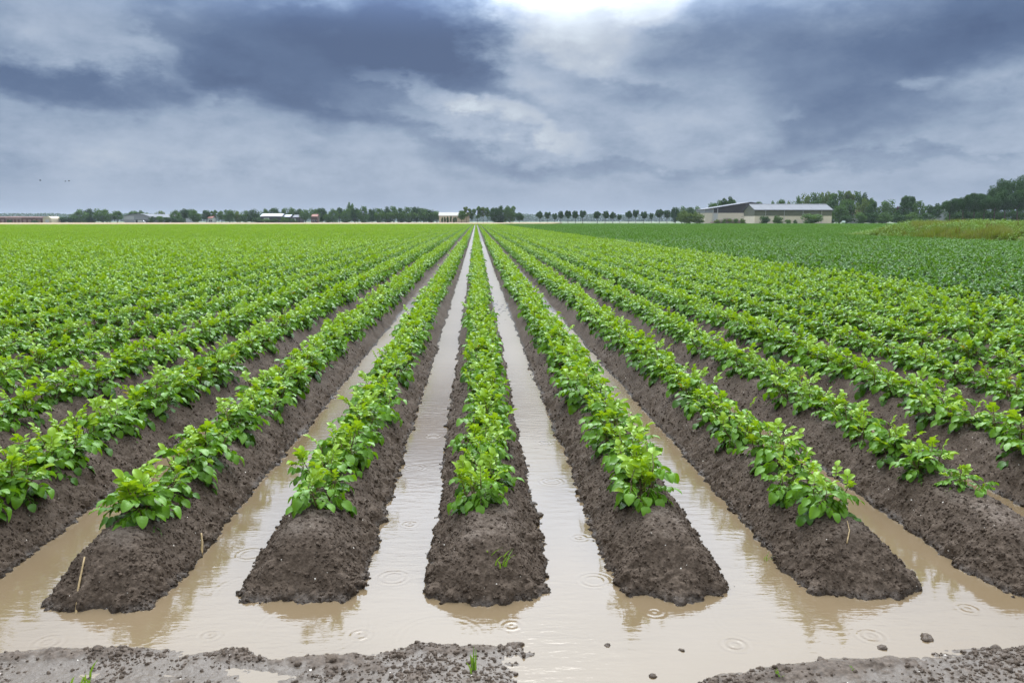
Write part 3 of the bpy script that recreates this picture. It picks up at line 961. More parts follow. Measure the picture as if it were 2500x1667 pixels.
def cluster(phrase, group, rows, adj=None, cat='tree'):
    rows = sorted(rows, key=lambda r: r[0])
    for i, (px, D, top, w, kind, mat) in enumerate(rows):
        look = {'round': 'round-crowned', 'lolly': 'small round-headed', 'broad': 'broad bushy', 'bush': 'low bushy', 'sparse': 'thin open-crowned', 'column': 'slim upright', 'spire': 'pointed conifer-like', 'hedge': 'clipped low'}[kind]
        if len(rows) == 1: lab = '%s %s %s' % (look, cat, phrase)
        else: lab = '%s %s %s, %s from the left' % (look, cat, phrase, ORD[i])
        tree(px, D, top, w, kind, mat, lab, cat, group)
cluster('in the clump left of the grey halls', 'clump left of the grey halls',
        [(196, 640, 513, 44, 'broad', 'mid'), (222, 655, 511, 40, 'broad', 'dark'), (252, 640, 511, 46, 'broad', 'mid'), (286, 645, 516, 30, 'round', 'mid')])
cluster('showing above the grey hall roofs', 'trees above the grey hall roofs',
        [(322, 690, 516, 30, 'broad', 'mid'), (340, 700, 515, 26, 'round', 'mid'), (360, 700, 520, 16, 'round', 'mid'), (392, 690, 516, 30, 'broad', 'olive')])
cluster('in the group right of the grey halls', 'group right of the grey halls',
        [(432, 600, 514, 34, 'broad', 'mid'), (453, 610, 511, 32, 'round', 'dark'), (476, 600, 512, 34, 'broad', 'mid'), (505, 620, 514, 26, 'round', 'dark'),
         (523, 625, 514, 20, 'sparse', 'mid'), (541, 625, 516, 22, 'round', 'mid'), (560, 610, 513, 30, 'broad', 'mid'), (580, 620, 515, 26, 'broad', 'olive'),
         (600, 610, 515, 30, 'broad', 'mid'), (621, 610, 512, 30, 'broad', 'dark')])
cluster('behind the dark-roofed farm', 'trees behind the dark-roofed farm',
        [(648, 660, 511, 30, 'broad', 'mid'), (672, 665, 509, 30, 'round', 'dark'), (694, 660, 509, 28, 'broad', 'mid'), (716, 665, 508, 30, 'broad', 'mid'),
         (733, 660, 511, 26, 'round', 'dark')])
cluster('beside the dark-roofed farm', 'trees beside the dark-roofed farm',
        [(746, 590, 513, 30, 'round', 'mid'), (768, 630, 510, 30, 'broad', 'mid'), (786, 640, 509, 34, 'broad', 'dark'), (797, 600, 523, 18, 'bush', 'mid')])
cluster('in the dense wood left of the cream shed', 'dense wood left of the cream shed',
        [(812, 600, 511, 34, 'broad', 'mid'), (829, 625, 508, 26, 'round', 'dark'), (845, 605, 511, 32, 'broad', 'mid'), (857, 660, 496, 17, 'round', 'mid'), (866, 610, 509, 30, 'broad', 'dark'),
         (888, 605, 505, 30, 'broad', 'mid'), (908, 620, 510, 28, 'broad', 'dark'), (926, 660, 510, 30, 'broad', 'mid'), (946, 665, 507, 32, 'broad', 'dark'), (962, 660, 505, 30, 'round', 'mid'),
         (980, 665, 509, 30, 'broad', 'dark'), (998, 660, 507, 32, 'broad', 'mid'), (1016, 665, 506, 30, 'broad', 'dark'), (1034, 660, 509, 32, 'broad', 'mid'), (1052, 655, 513, 30, 'broad', 'dark'), (1066, 650, 516, 24, 'round', 'mid')])
cluster('in the planted row before the dense wood', 'planted row before the dense wood',
        [(p, 575, t, w, 'lolly', 'mid') for p, t, w in ((922, 521, 17), (935, 520, 16), (948, 520, 17), (961, 521, 16), (974, 520, 18), (987, 521, 16), (999, 520, 16), (1012, 520, 18), (1040, 519, 18), (1054, 520, 17), (1068, 520, 16))])
cluster('standing against the cream shed wall', 'slim trees at the cream shed',
        [(p, 548, t, w, 'column', 'dark') for p, t, w in ((1080, 531, 5), (1086, 530, 5), (1093, 529, 6), (1101, 528, 5), (1108, 530, 5), (1113, 530, 5))])
cluster('between the cream shed and the avenue', 'trees between the cream shed and the avenue',
        [(1127, 540, 515, 20, 'round', 'mid'), (1139, 560, 506, 20, 'sparse', 'olive'), (1152, 565, 511, 18, 'sparse', 'mid'), (1166, 560, 505, 24, 'sparse', 'mid'), (1180, 560, 507, 22, 'sparse', 'olive'), (1190, 555, 508, 20, 'sparse', 'mid'),
         (1206, 545, 508, 30, 'broad', 'dark'), (1224, 550, 504, 32, 'broad', 'dark'), (1245, 545, 504, 36, 'broad', 'mid'), (1268, 540, 520, 22, 'round', 'dark')])
AV = [(155, 230, 76), (230, 236, 62), (297, 250, 54), (362, 228, 62), (432, 223, 70), (505, 226, 68), (578, 222, 72), (722, 230, 84), (800, 228, 74), (877, 237, 68), (945, 260, 50),
      (1030, 226, 74), (1103, 216, 66), (1178, 232, 70), (1260, 247, 44), (1337, 211, 80), (1412, 219, 72)]
cluster('in the roadside avenue', 'roadside avenue of round-headed trees', [(1280 + c / 4.055, 520, 460 + t / 4.055, w / 4.055, 'lolly', 'dark') for c, t, w in AV])
cluster('between the avenue and the barns', 'trees between the avenue and the barns',
        [(1648, 545, 507, 26, 'broad', 'dark'), (1664, 550, 505, 28, 'broad', 'mid'), (1684, 545, 507, 26, 'round', 'dark'), (1699, 550, 505, 28, 'broad', 'mid')])
cluster('at the left end of the brown barn', 'bushes at the brown barn', [(1672, 408, 515, 38, 'bush', 'olive'), (1702, 405, 519, 38, 'bush', 'olive')], cat='bush')
cluster('rising behind the brown barn roof', 'trees behind the brown barn', [(1738, 470, 497, 32, 'round', 'mid'), (1756, 475, 491, 24, 'round', 'mid'), (1774, 470, 483, 36, 'round', 'dark'), (1790, 475, 490, 24, 'round', 'mid'), (1850, 475, 494, 24, 'round', 'mid')])
cluster('just above the white barn roof', 'trees above the white barn roof', [(1884, 470, 494, 26, 'broad', 'mid'), (1906, 475, 489, 26, 'round', 'mid'), (1924, 470, 494, 24, 'broad', 'olive')])
cluster('in the wood behind the olive barn', 'wood behind the olive barn',
        [(1946, 500, 483, 34, 'broad', 'mid'), (1968, 505, 476, 36, 'broad', 'olive'), (1990, 500, 473, 36, 'broad', 'mid'), (2012, 510, 471, 38, 'broad', 'olive'), (2030, 500, 474, 30, 'sparse', 'mid'), (2048, 505, 469, 30, 'broad', 'mid'),
         (2068, 500, 469, 34, 'sparse', 'olive'), (2088, 505, 470, 32, 'broad', 'mid'), (2108, 500, 474, 36, 'broad', 'dark'), (2124, 490, 486, 26, 'round', 'mid'),
         (1985, 470, 492, 46, 'broad', 'dark'), (2025, 470, 490, 46, 'broad', 'dark'), (2066, 470, 488, 46, 'broad', 'mid')])
cluster('around the red-roofed house', 'trees around the red-roofed house',
        [(2050, 425, 502, 38, 'broad', 'mid'), (2106, 460, 487, 40, 'broad', 'olive'), (2128, 455, 494, 34, 'broad', 'dark'), (2160, 450, 490, 48, 'broad', 'mid'), (2190, 455, 506, 20, 'round', 'plum'), (2206, 440, 481, 30, 'spire', 'dark'), (2222, 450, 482, 26, 'spire', 'dark'),
         (2240, 445, 492, 40, 'broad', 'mid'), (2278, 430, 499, 38, 'round', 'dark')])
cluster('in the hedge before the red-roofed house', 'hedge before the red-roofed house',
        [(2066, 408, 527, 30, 'bush', 'dark'), (2098, 405, 520, 34, 'bush', 'mid'), (2126, 408, 519, 36, 'bush', 'dark'), (2156, 405, 520, 40, 'bush', 'mid'), (2190, 408, 521, 40, 'bush', 'dark'), (2226, 405, 519, 36, 'bush', 'bright'), (2258, 408, 521, 44, 'bush', 'dark')], cat='bush')
cluster('against the olive barn wall', 'bushes against the olive barn',
        [(1865, 392, 528, 28, 'bush', 'dark'), (1898, 390, 527, 28, 'bush', 'mid'), (1923, 389, 536.5, 18, 'bush', 'bright'), (1941.5, 390, 537, 10, 'bush', 'dark'), (1981, 390, 523, 54, 'bush', 'mid')], cat='bush')
def far_right(phrase, rows):
    for i, (px, D, top, w, kind, mat) in enumerate(rows):
        tree(px, D, top, w, kind, mat, '%s dark green tree %s, %s from the left' % ('broad' if kind == 'broad' else 'round-headed', phrase, ORD[i]), 'tree', 'tall trees at the field corner', fine=2)
far_right('in the front line at the field corner', [(2318, 352, 487, 44, 'lolly', 'dark'), (2350, 350, 479, 42, 'lolly', 'dark'), (2376, 352, 474, 44, 'lolly', 'dark'), (2400, 349, 476, 40, 'lolly', 'dark'), (2426, 350, 472, 44, 'lolly', 'dark'),
          (2452, 351, 468, 46, 'lolly', 'dark'), (2482, 350, 467, 48, 'lolly', 'dark'), (2515, 350, 460, 50, 'lolly', 'dark')])
far_right('towering behind the field corner line', [(2330, 375, 492, 50, 'broad', 'dark'), (2388, 378, 478, 56, 'broad', 'dark'), (2434, 380, 442, 56, 'round', 'dark'), (2470, 378, 436, 60, 'round', 'dark'), (2512, 380, 428, 66, 'round', 'dark')])
for i, (px, w) in enumerate(((2325, 40), (2348, 40), (2372, 40), (2396, 40), (2420, 42), (2445, 42), (2470, 44), (2496, 46))):
    tree(px, 366, 514, w, 'bush', 'dark', 'dark undergrowth bush below the field corner trees, %s from the left' % ORD[i], 'bush', 'undergrowth at the field corner')
cluster('in the low hedge left of the clump', 'low hedge by the red shed', [(134, 640, 529, 26, 'bush', 'dark'), (152, 642, 530, 26, 'bush', 'dark'), (171, 640, 529, 28, 'bush', 'dark'), (24, 610, 537, 14, 'bush', 'dark'), (86, 610, 538, 20, 'bush', 'dark')], cat='bush')
cluster('in the hedge before the grey halls', 'hedge before the grey halls', [(372, 585, 529, 20, 'bush', 'dark'), (390, 587, 528, 22, 'bush', 'mid'), (408, 585, 531, 20, 'bush', 'dark'), (426, 587, 531, 22, 'bush', 'dark'), (446, 585, 534, 24, 'bush', 'dark')], cat='bush')
cluster('in the thicket before the dark-roofed farm', 'thicket before the dark-roofed farm', [(628, 560, 532, 26, 'bush', 'dark'), (650, 562, 534, 26, 'bush', 'mid'), (672, 560, 534, 24, 'bush', 'dark'), (694, 562, 531, 24, 'bush', 'mid'), (714, 560, 534, 22, 'bush', 'dark')], cat='bush')

# a far wood fading into the haze, one mass
r_ = np.random.default_rng(8)
nq = 70000
wx = r_.uniform(-1900, 2300, nq); prof = 17 + 9 * fbm(wx / 90, wx * 0, 5, 4)
wz = prof * r_.uniform(0, 1, nq); wy = 2400 + r_.uniform(-40, 40, nq)
s_ = r_.uniform(1.2, 2.6, nq)
pos = np.stack((wx, wy, wz), 1); a = r_.normal(size=(nq, 3)); a /= np.linalg.norm(a, axis=1)[:, None]; b = np.cross(a, r_.normal(size=(nq, 3))); b /= np.linalg.norm(b, axis=1)[:, None]
quad = np.stack((pos - a * s_[:, None], pos - b * s_[:, None], pos + a * s_[:, None], pos + b * s_[:, None]), 1).reshape(-1, 3)
link('far_woods', make_mesh('far_woods', quad, np.arange(len(quad)).reshape(-1, 4), [TREE_MATS['dark']], smooth=False), kind='stuff', label='distant wood fading to blue behind the avenue')

# ------------------------------------------------------------------ buildings
M_BEIGE = plain('beige wall panel', (.60, .53, .42), .75, .3, .06, .6)
M_CREAM = plain('cream wall', (.48, .40, .28), .75, .3, .08, .4)
M_OLIVE = plain('olive cladding', (.100, .108, .070), .6, .35, .08, .5)
M_BROWN = plain('dark brown cladding', (.034, .031, .029), .6, .35, .12, .5)
M_ROOFW = plain('pale corrugated roof', (.105, .11, .122), .6, .12, .06, .7)
M_ROOFD = plain('dark roof', (.05, .052, .06), .4, .45, .1, .5)
M_SOLAR = plain('glossy blue-white roof', (.16, .18, .21), .4, .6, .05, .5)
M_RED = plain('red roof tile', (.20, .075, .045), .7, .3, .15, 2)
M_BRICK = plain('weathered red brick', (.12, .062, .050), .8, .2, .3, .35)
M_PINK = plain('pale pink render', (.26, .17, .145), .8, .2, .15, .3)
M_GREY = plain('grey steel wall', (.22, .226, .24), .5, .4, .05, .5)
M_WHITE = plain('white painted steel', (.42, .42, .42), .5, .4, .04, .8)
M_GLASS = plain('dark glazing', (.03, .035, .04), .12, .6, .1, 1)
def building(name, label, loc, cat):
    e = bpy.data.objects.new(name, None); COL.objects.link(e); e.location = loc; e['label'] = label; e['category'] = cat
    return e
def part(name, parent, fn, mat):
    mb = MB(); fn(mb); return link(name, mb.mesh(name, [mat]), parent)
def roof_pair(e, x0, x1, y0, y1, ze, zr, mat, along='x', over=.5, t=.18, name='roof', sheets=0):
    """gable roof, ridge along x or y; two slope slabs with thickness, divided into sheets along the ridge"""
    rp = []
    n = max(1, sheets)
    for s in (0, 1):
        for i in range(n):
            mb = MB()
            if along == 'x':
                ya, yb = (y0 - over, (y0 + y1) / 2) if s == 0 else (y1 + over, (y0 + y1) / 2)
                sl = (zr - ze) / ((y1 - y0) / 2); za = ze - sl * over
                a, b = x0 - over, x1 + over
                xa, xb = a + (b - a) * i / n, a + (b - a) * (i + 1) / n - (.06 if i < n - 1 else 0)
                v = [(xa, ya, za), (xb, ya, za), (xb, yb, zr), (xa, yb, zr)]
            else:
                xa, xb = (x0 - over, (x0 + x1) / 2) if s == 0 else (x1 + over, (x0 + x1) / 2)
                sl = (zr - ze) / ((x1 - x0) / 2); za = ze - sl * over
                a, b = y0 - over, y1 + over
                ya, yb = a + (b - a) * i / n, a + (b - a) * (i + 1) / n - (.06 if i < n - 1 else 0)
                v = [(xa, ya, za), (xa, yb, za), (xb, yb, zr), (xb, ya, zr)]
            v = v + [(x, y, z + t) for x, y, z in v]
            mb.add(v, [(0, 1, 2, 3), (7, 6, 5, 4), (0, 4, 5, 1), (1, 5, 6, 2), (2, 6, 7, 3), (3, 7, 4, 0)])
            if not rp:
                o = link(name, mb.mesh(name, [mat]), e); rp.append(o)
            else:
                rp.append(link('roof_sheet' if n > 1 else 'roof_slope', mb.mesh('roof_sheet', [mat]), rp[0]))
    return rp[0]
def gable_wall(mb, x0, x1, y0, y1, z0, ze, zr, along='x'):
    """closed gabled box body from z0 up"""
    if along == 'y':
        mb.prism([(x0, z0), (x1, z0), (x1, ze), ((x0 + x1) / 2, zr), (x0, ze)], y0, y1)
    else:
        n0 = mb.n
        pr = [(y0, z0), (y1, z0), (y1, ze), ((y0 + y1) / 2, zr), (y0, ze)]
        v = [(x0, y, z) for y, z in pr] + [(x1, y, z) for y, z in pr]
        mb.add(v, [(i, 5 + i, 5 + (i + 1) % 5, (i + 1) % 5) for i in range(5)])
        for base in (0, 5):
            for i in (1, 2, 3):
                mb.f3.append(np.array([(base, base + i, base + i + 1)]) + n0); mb.m3.append(np.array([0]))

# olive barn with white roof
D = 400
X0, X1, DEP = bx(1842, D), bx(2030, D), 16.6
ZS, ZE, ZR = height(527.5, 1900, D), height(513, 1900, D), height(500.5, 1900, D + 8)
e = building('barn', 'long olive and beige barn with a white roof', (X0, D, 0), 'barn')
Lb = X1 - X0
core = part('wall_core', e, lambda m: gable_wall(m, .25, Lb - .25, .25, DEP - .25, -.3, ZE - .12, ZR - .16), M_BEIGE)
nb = 8
for i in range(nb):
    a, b_ = Lb * i / nb, Lb * (i + 1) / nb
    part('wall_panel', e, lambda m: m.box(a + .02, b_ - .02, 0, .22, -.3, ZS - .02), M_BEIGE)
    part('cladding_panel', e, lambda m: m.box(a + .015, b_ - .015, -.08, .22, ZS, ZE - .05), M_OLIVE)
for i in range(3):
    a, b_ = DEP * i / 3, DEP * (i + 1) / 3
    part('wall_panel', e, lambda m: m.box(0, .22, a + .24 if i == 0 else a + .02, b_ - .02, -.3, ZS - .02), M_BEIGE)
part('gable_cladding', e, lambda m: (m.add([(-.08, .24, ZS), (-.08, DEP, ZS), (-.08, DEP, ZE - .1), (-.08, DEP / 2, ZR - .12), (-.08, .24, ZE - .1), (.2, .24, ZS), (.2, DEP, ZS), (.2, DEP, ZE - .1), (.2, DEP / 2, ZR - .12), (.2, .24, ZE - .1)],
     [(0, 5, 6, 1), (1, 6, 7, 2), (2, 7, 8, 3), (3, 8, 9, 4), (4, 9, 5, 0)]), m.add([(-.08, .24, ZS), (-.08, DEP, ZS), (-.08, DEP, ZE - .1), (-.08, DEP / 2, ZR - .12), (-.08, .24, ZE - .1)], [(0, 1, 2), (0, 2, 3), (0, 3, 4)])), M_OLIVE)
rf = roof_pair(e, 0, Lb, 0, DEP, ZE, ZR, M_ROOFW, 'x', .5, .2, sheets=8)
part('ridge_cap', rf, lambda m: m.tube([(-.5, DEP / 2, ZR + .18), (Lb + .5, DEP / 2, ZR + .18)], [.22, .22], 6), M_GREY)
part('gutter', e, lambda m: m.box(-.4, Lb + .4, -.62, -.5, ZE - .35, ZE - .2), M_BROWN)
for px in (1868, 1913.6, 1959, 2004.6):
    part('downpipe', e, lambda m: m.tube([(bx(px, D) - X0, -.2, -.2), (bx(px, D) - X0, -.2, ZE - .2)], [.09, .09], 6), M_WHITE)

# brown barn, gable towards the field
D = 425
XL, XC, XR = bx(1721, D), bx(1830, D), 2 * bx(1830, D) - bx(1721, D)
DEP = 17.5
ZS, ZE, ZR = height(520.4, 1760, D), height(512, 1721, D), height(495, 1830, D)
e = building('barn', 'wide brown barn with a low gable, half behind the olive barn', (XL, D, 0), 'barn')
Wb = XR - XL
part('wall_core', e, lambda m: gable_wall(m, .3, Wb - .3, .3, DEP, -.3, ZE - .1, ZR - .15, 'y'), M_BEIGE)
def brown_gable(m):
    sl = (ZR - ZE) / (Wb / 2)
    m.prism([(4.5, ZS), (Wb, ZS), (Wb, ZE), (Wb / 2, ZR - .1), (4.5, ZE + 4.5 * sl - .1)], -.06, .29)
part('gable_cladding', e, brown_gable, M_BROWN)
part('side_cladding', e, lambda m: (m.box(-.06, .29, .3, DEP, ZS, ZE - .1), m.box(-.06, 4.45, -.05, .29, ZS, ZE - .02)), M_GREY)
nb = 12
for r0 in range(3):
    for i in range(nb):
        a, b_ = Wb / 2 * i / nb, Wb / 2 * (i + 1) / nb
        part('wall_panel', e, lambda m: m.box(a + .02, b_ - .02, 0, .28, -.3 + (ZS + .3) * r0 / 3, -.3 + (ZS + .3) * (r0 + 1) / 3 - .03), M_BEIGE)
part('roof', e, lambda m: None or m.box(0, .01, 0, .01, ZR - 1, ZR - .99), M_ROOFW) if False else roof_pair(e, 0, Wb, 0, DEP, ZE, ZR, M_ROOFW, 'y', .6, .22, sheets=4)
for px in (1740, 1751):
    part('door_post', e, lambda m: m.box(bx(px, D) - XL - .15, bx(px, D) - XL + .15, -.2, -.02, 0, ZE + .6), M_WHITE)
part('sliding_door', e, lambda m: m.box(bx(1741, D) - XL + .2, bx(1750, D) - XL - .1, -.14, -.03, 0, ZS - .1), M_WHITE)
# loading stair and heap between the barns
e = building('loading_stair', 'small brown loading stair between the two barns', (bx(1824, 418), 418, 0), 'stair')
part('ramp', e, lambda m: m.add([(-3.2, 0, 2.6), (1.8, 0, 3.4), (1.8, 1.4, 3.4), (-3.2, 1.4, 2.6), (-3.2, 0, 2.4), (1.8, 0, 3.2), (1.8, 1.4, 3.2), (-3.2, 1.4, 2.4)],
     [(0, 1, 2, 3), (7, 6, 5, 4), (0, 4, 5, 1), (1, 5, 6, 2), (2, 6, 7, 3), (3, 7, 4, 0)]), M_BROWN)
for xx in (-3.0, 1.6): part('post', e, lambda m: m.box(xx - .1, xx + .1, .1, .3, -.1, 2.5 if xx < 0 else 3.3), M_BROWN)
part('handrail', e, lambda m: m.tube([(-3.2, .05, 3.6), (1.8, .05, 4.4)], [.06, .06], 5), M_BROWN)
def heap(name, label, cx, D, w, h, dep):
    n = 26; us = np.linspace(-1, 1, n); U, Vv = np.meshgrid(us, us)
    z = h * np.maximum(0, 1 - (U ** 2 + Vv ** 2)) ** .7 * (.7 + .6 * fbm(U * 3, Vv * 3, 17, 3)) - .1
    return link(name, make_mesh(name, np.stack((U * w / 2, Vv * dep / 2, z), -1), grid_faces(n, n), [M_SOIL]), None, (cx, D, 0), kind='thing', label=label, category='soil heap')
heap('soil_heap', 'low overgrown soil heap in front of the brown barn', bx(1778, 402), 402, 20, 2.6, 7)
for i, px in enumerate((1752, 1768, 1782, 1797, 1812)):
    tree(px, 400, 534.5 if i else 536, 17, 'bush', 'bright' if i % 2 else 'olive', 'weedy shrub on the soil heap by the brown barn, %s from the left' % ORD[i], 'bush', 'weedy shrubs on the soil heap')

# cream shed among the trees
D = 562; x0 = bx(1072, D); w = bx(1146, D) - x0
e = building('shed', 'cream gabled shed behind slim dark trees', (x0, D, 0), 'shed')
ze, zr = height(527, 1100, D), height(519.5, 1100, D + 7)
part('wall', e, lambda m: gable_wall(m, 0, w, 0, 14, -.3, ze, zr - .1), M_CREAM)
for i in range(5): part('wall_panel', e, lambda m: m.box(w * i / 5 + .05, w * (i + 1) / 5 - .05, -.12, -.003, -.2, ze - .2), M_CREAM)
roof_pair(e, 0, w, 0, 14, ze, zr, plain('cream roof', (.18, .165, .135), .6, .3, .05, .5), 'x', .4, .15, sheets=3)
# grey halls on the left
D = 620; x0 = bx(303, D); w = bx(365, D) - x0
e = building('hall', 'pale grey steel hall with a low curved gable', (x0, D, 0), 'hall')
zt, ze = height(523, 335, D), height(529, 335, D)
arc = [(w * t_, ze + (zt - ze) * math.sin(math.pi * t_) ** .8) for t_ in np.linspace(0, 1, 9)]
part('wall', e, lambda m: m.prism([(0, -.3), (w, -.3)] + arc[::-1], 0, 30), M_GREY)
part('roof', e, lambda m: [m.add([(a[0], -.4, a[1] + .02), (b[0], -.4, b[1] + .02), (b[0], 30.4, b[1] + .02), (a[0], 30.4, a[1] + .02), (a[0], -.4, a[1] + .3), (b[0], -.4, b[1] + .3), (b[0], 30.4, b[1] + .3), (a[0], 30.4, a[1] + .3)],
     [(3, 2, 1, 0), (4, 5, 6, 7), (0, 1, 5, 4), (2, 3, 7, 6), (1, 2, 6, 5), (3, 0, 4, 7)]) for a, b in zip(arc[:-1], arc[1:])], M_ROOFW)
for i in range(3): part('white_band', e, lambda m: m.box(.1, w * .40, -.12, -.004, 2.6 + i * .95, 3.25 + i * .95), M_WHITE)
part('opening_shade', e, lambda m: m.box(w * .42, w * .98, -.06, -.004, -.1, 2.4), M_GLASS)  # flat dark panel standing in for the shade inside the opening
part('post', e, lambda m: m.box(w * .425, w * .455, -.35, -.13, -.1, 2.2), M_WHITE)
x0 = bx(361, D); w = bx(446, D) - x0
e = building('hall', 'white-roofed low hall behind the hedge of dark bushes', (x0, D + 4, 0), 'hall')
ze, zr = height(531, 400, D + 4), height(524, 400, D + 20)
part('wall', e, lambda m: gable_wall(m, 0, w, 0, 24, -.3, ze, zr - .1), M_GREY)
roof_pair(e, 0, w, 0, 24, ze, zr, M_ROOFW, 'x', .4, .2, sheets=4)
e = building('van', 'white van parked before the grey hall', (bx(346, 600), 600, 0), 'van')
part('body', e, lambda m: m.prism([(-2.4, .45), (2.4, .45), (2.4, 1.1), (1.7, 1.25), (1.1, 2.05), (-2.4, 2.1)], -.95, .95), M_WHITE)
part('windscreen', e, lambda m: m.box(.6, 1.25, -.97, -.952, 1.25, 1.8), M_GLASS)
for xx in (-1.5, 1.5): part('wheel', e, lambda m: m.tube([(xx, -.98, .38), (xx, .98, .38)], [.38, .38], 10), M_GLASS)
# dark-roofed farm
for (p0, p1, ty, ey, D, lab, rm) in ((637, 688, 522.5, 528.5, 600, 'long farm shed with a shining blue-white roof', M_SOLAR), (689, 708, 525, 530, 604, 'small shed with a shining white roof, middle of the farm', M_SOLAR), (716, 733, 525.5, 531, 602, 'small white-roofed shed at the right end of the farm', M_ROOFW)):
    x0 = bx(p0, D); w = bx(p1, D) - x0
    e = building('farm_shed', lab, (x0, D, 0), 'shed')
    ze, zr = height(ey, p0, D), height(ty, p0, D + 7)
    part('wall', e, lambda m: gable_wall(m, 0, w, 0, 14, -.3, ze, zr - .1), M_BROWN)
    part('door', e, lambda m: m.box(w * .15, w * .4, -.1, -.004, 0, ze * .75), M_WHITE)
    roof_pair(e, 0, w, 0, 14, ze, zr, rm, 'x', .4, .18, sheets=3)
def house(lab, p0, p1, ty, ey, D, wall, dep=8, along='x'):
    x0 = bx(p0, D); w = bx(p1, D) - x0
    e = building('house', lab, (x0, D, 0), 'house')
    ze, zr = height(ey, p0, D), height(ty, p0, D + dep / 2)
    part('wall', e, lambda m: gable_wall(m, 0, w, 0, dep, -.3, ze, zr - .1), wall)
    rf = roof_pair(e, 0, w, 0, dep, ze, zr, M_RED, 'x', .35, .18, sheets=1)
    part('chimney', rf, lambda m: m.box(w * .8, w * .8 + .7, dep / 2 - .35, dep / 2 + .35, zr - .6, zr + 1.1), M_BRICK)
    for i in (0, 1):
        wd = part('window', e, lambda m: m.box(w * (.2 + .4 * i), w * (.2 + .4 * i) + 1.3, -.06, -.004, 1.0, 2.3), M_WHITE)
        part('pane', wd, lambda m: m.box(w * (.2 + .4 * i) + .12, w * (.2 + .4 * i) + 1.18, -.08, -.063, 1.1, 2.2), M_GLASS)
house('white house with a red tiled roof among the hedges', 2078, 2106, 514, 523, 470, M_WHITE)
house('house with a red roof peeping through trees near the farm', 760, 775, 524, 529, 610, M_BRICK)
house('small red-roofed house left of the farm trees', 508, 519, 529, 533, 615, M_WHITE)
D = 520; x0 = bx(2285, D); w = bx(2310, D) - x0
e = building('shed', 'grey-roofed shed glimpsed between the trees', (x0, D, 0), 'shed')
part('wall', e, lambda m: gable_wall(m, 0, w, 0, 12, -.3, height(515, 2290, D), height(507, 2290, D) - .1), M_GREY)
roof_pair(e, 0, w, 0, 12, height(515, 2290, D), height(507, 2290, D), M_GREY, 'x', .4, .2)
# brick-red sheds at the left edge
for i, (p0, p1, ty, ey, wall, lab) in enumerate(((-30, 14, 529.5, 532, M_BRICK, 'low brick-red shed at the left edge of the view'), (15, 52, 529, 532, M_PINK, 'low shed with a pale pink front between brick-red ones'), (53, 104, 529.5, 532, M_BRICK, 'long low brick-red shed beside the cream store'))):
    D = 630; x0 = bx(p0, D); w = bx(p1, D) - x0
    e = building('low_shed', lab, (x0, D, 0), 'shed')
    ze, zr = height(ey, 20, D), height(ty, 20, D + 5)
    part('wall', e, lambda m: gable_wall(m, 0, w, 0, 10, -.3, ze, zr - .1), wall)
    for j in range(4): part('door', e, lambda m: m.box(w * (.08 + .23 * j), w * (.22 + .23 * j), -.1, -.004, 0, ze * .7), M_PINK if wall is M_BRICK else M_BRICK)
    roof_pair(e, 0, w, 0, 10, ze, zr, M_BRICK, 'x', .3, .16)
D = 628; x0 = bx(105, D); w = bx(126, D) - x0
e = building('store', 'cream round-topped store beside the low brick-red sheds', (x0, D, 0), 'store')
zt = height(528.5, 110, D)
arc = [(w / 2 - w / 2 * math.cos(math.pi * t_), zt * .55 + zt * .45 * math.sin(math.pi * t_)) for t_ in np.linspace(0, 1, 9)]
part('wall', e, lambda m: m.prism([(0, -.3), (w, -.3)] + arc[::-1], 0, 14), M_CREAM)
part('door', e, lambda m: m.box(w * .3, w * .7, -.1, -.004, 0, zt * .5), M_WHITE)
# wrapped bale by the verge
e = building('wrapped_bale', 'pale green wrapped bale at the field edge right of the barn', (bx(2059, 385), 385, .2), 'bale')
part('bale', e, lambda m: m.tube([(-.75, 0, .62), (-.7, 0, .62), (.7, 0, .62), (.75, 0, .62)], [.5, .64, .64, .5], 16), plain('pale green wrap', (.34, .44, .38), .35, .5, .05, 3))
part('end_seam', e, lambda m: m.tube([(.752, 0, .62), (.77, 0, .62)], [.2, .18], 10), M_WHITE)

# ------------------------------------------------------------------ weedy bank on the right
bxs = np.linspace(28.6, 37.4, 60); bys = np.linspace(16, 64, 160)
Xg, Yg = np.meshgrid(bxs, bys)
def bank_z(x, y):
    a = (x - 33.0) / 4.4
    endf = sstep(64, 57, y)
    return -.05 + (1.05 + .35 * (fbm(y * .35, x * .35, 23, 3) - .5)) * np.maximum(0, 1 - np.abs(a) ** 2.2) ** .8 * endf + .12 * (fbm(x * 1.5, y * 1.5, 29, 3) - .5)
link('earth_bank', make_mesh('earth_bank', np.stack((Xg, Yg, bank_z(Xg, Yg)), -1), grid_faces(*Xg.shape), [M_VERGE]), kind='structure')
GR = [leaf_material('bank grass', (.080, .125, .018), (.165, .215, .038), .3, .6, .2), leaf_material('dry bank grass', (.12, .145, .045), (.20, .215, .080), .3, .7, .15),
      leaf_material('bank weeds', (.075, .165, .012), (.17, .30, .024), .3, .5, .3), leaf_material('dock stalks', (.10, .052, .025), (.16, .085, .038), .2, .7, .15)]
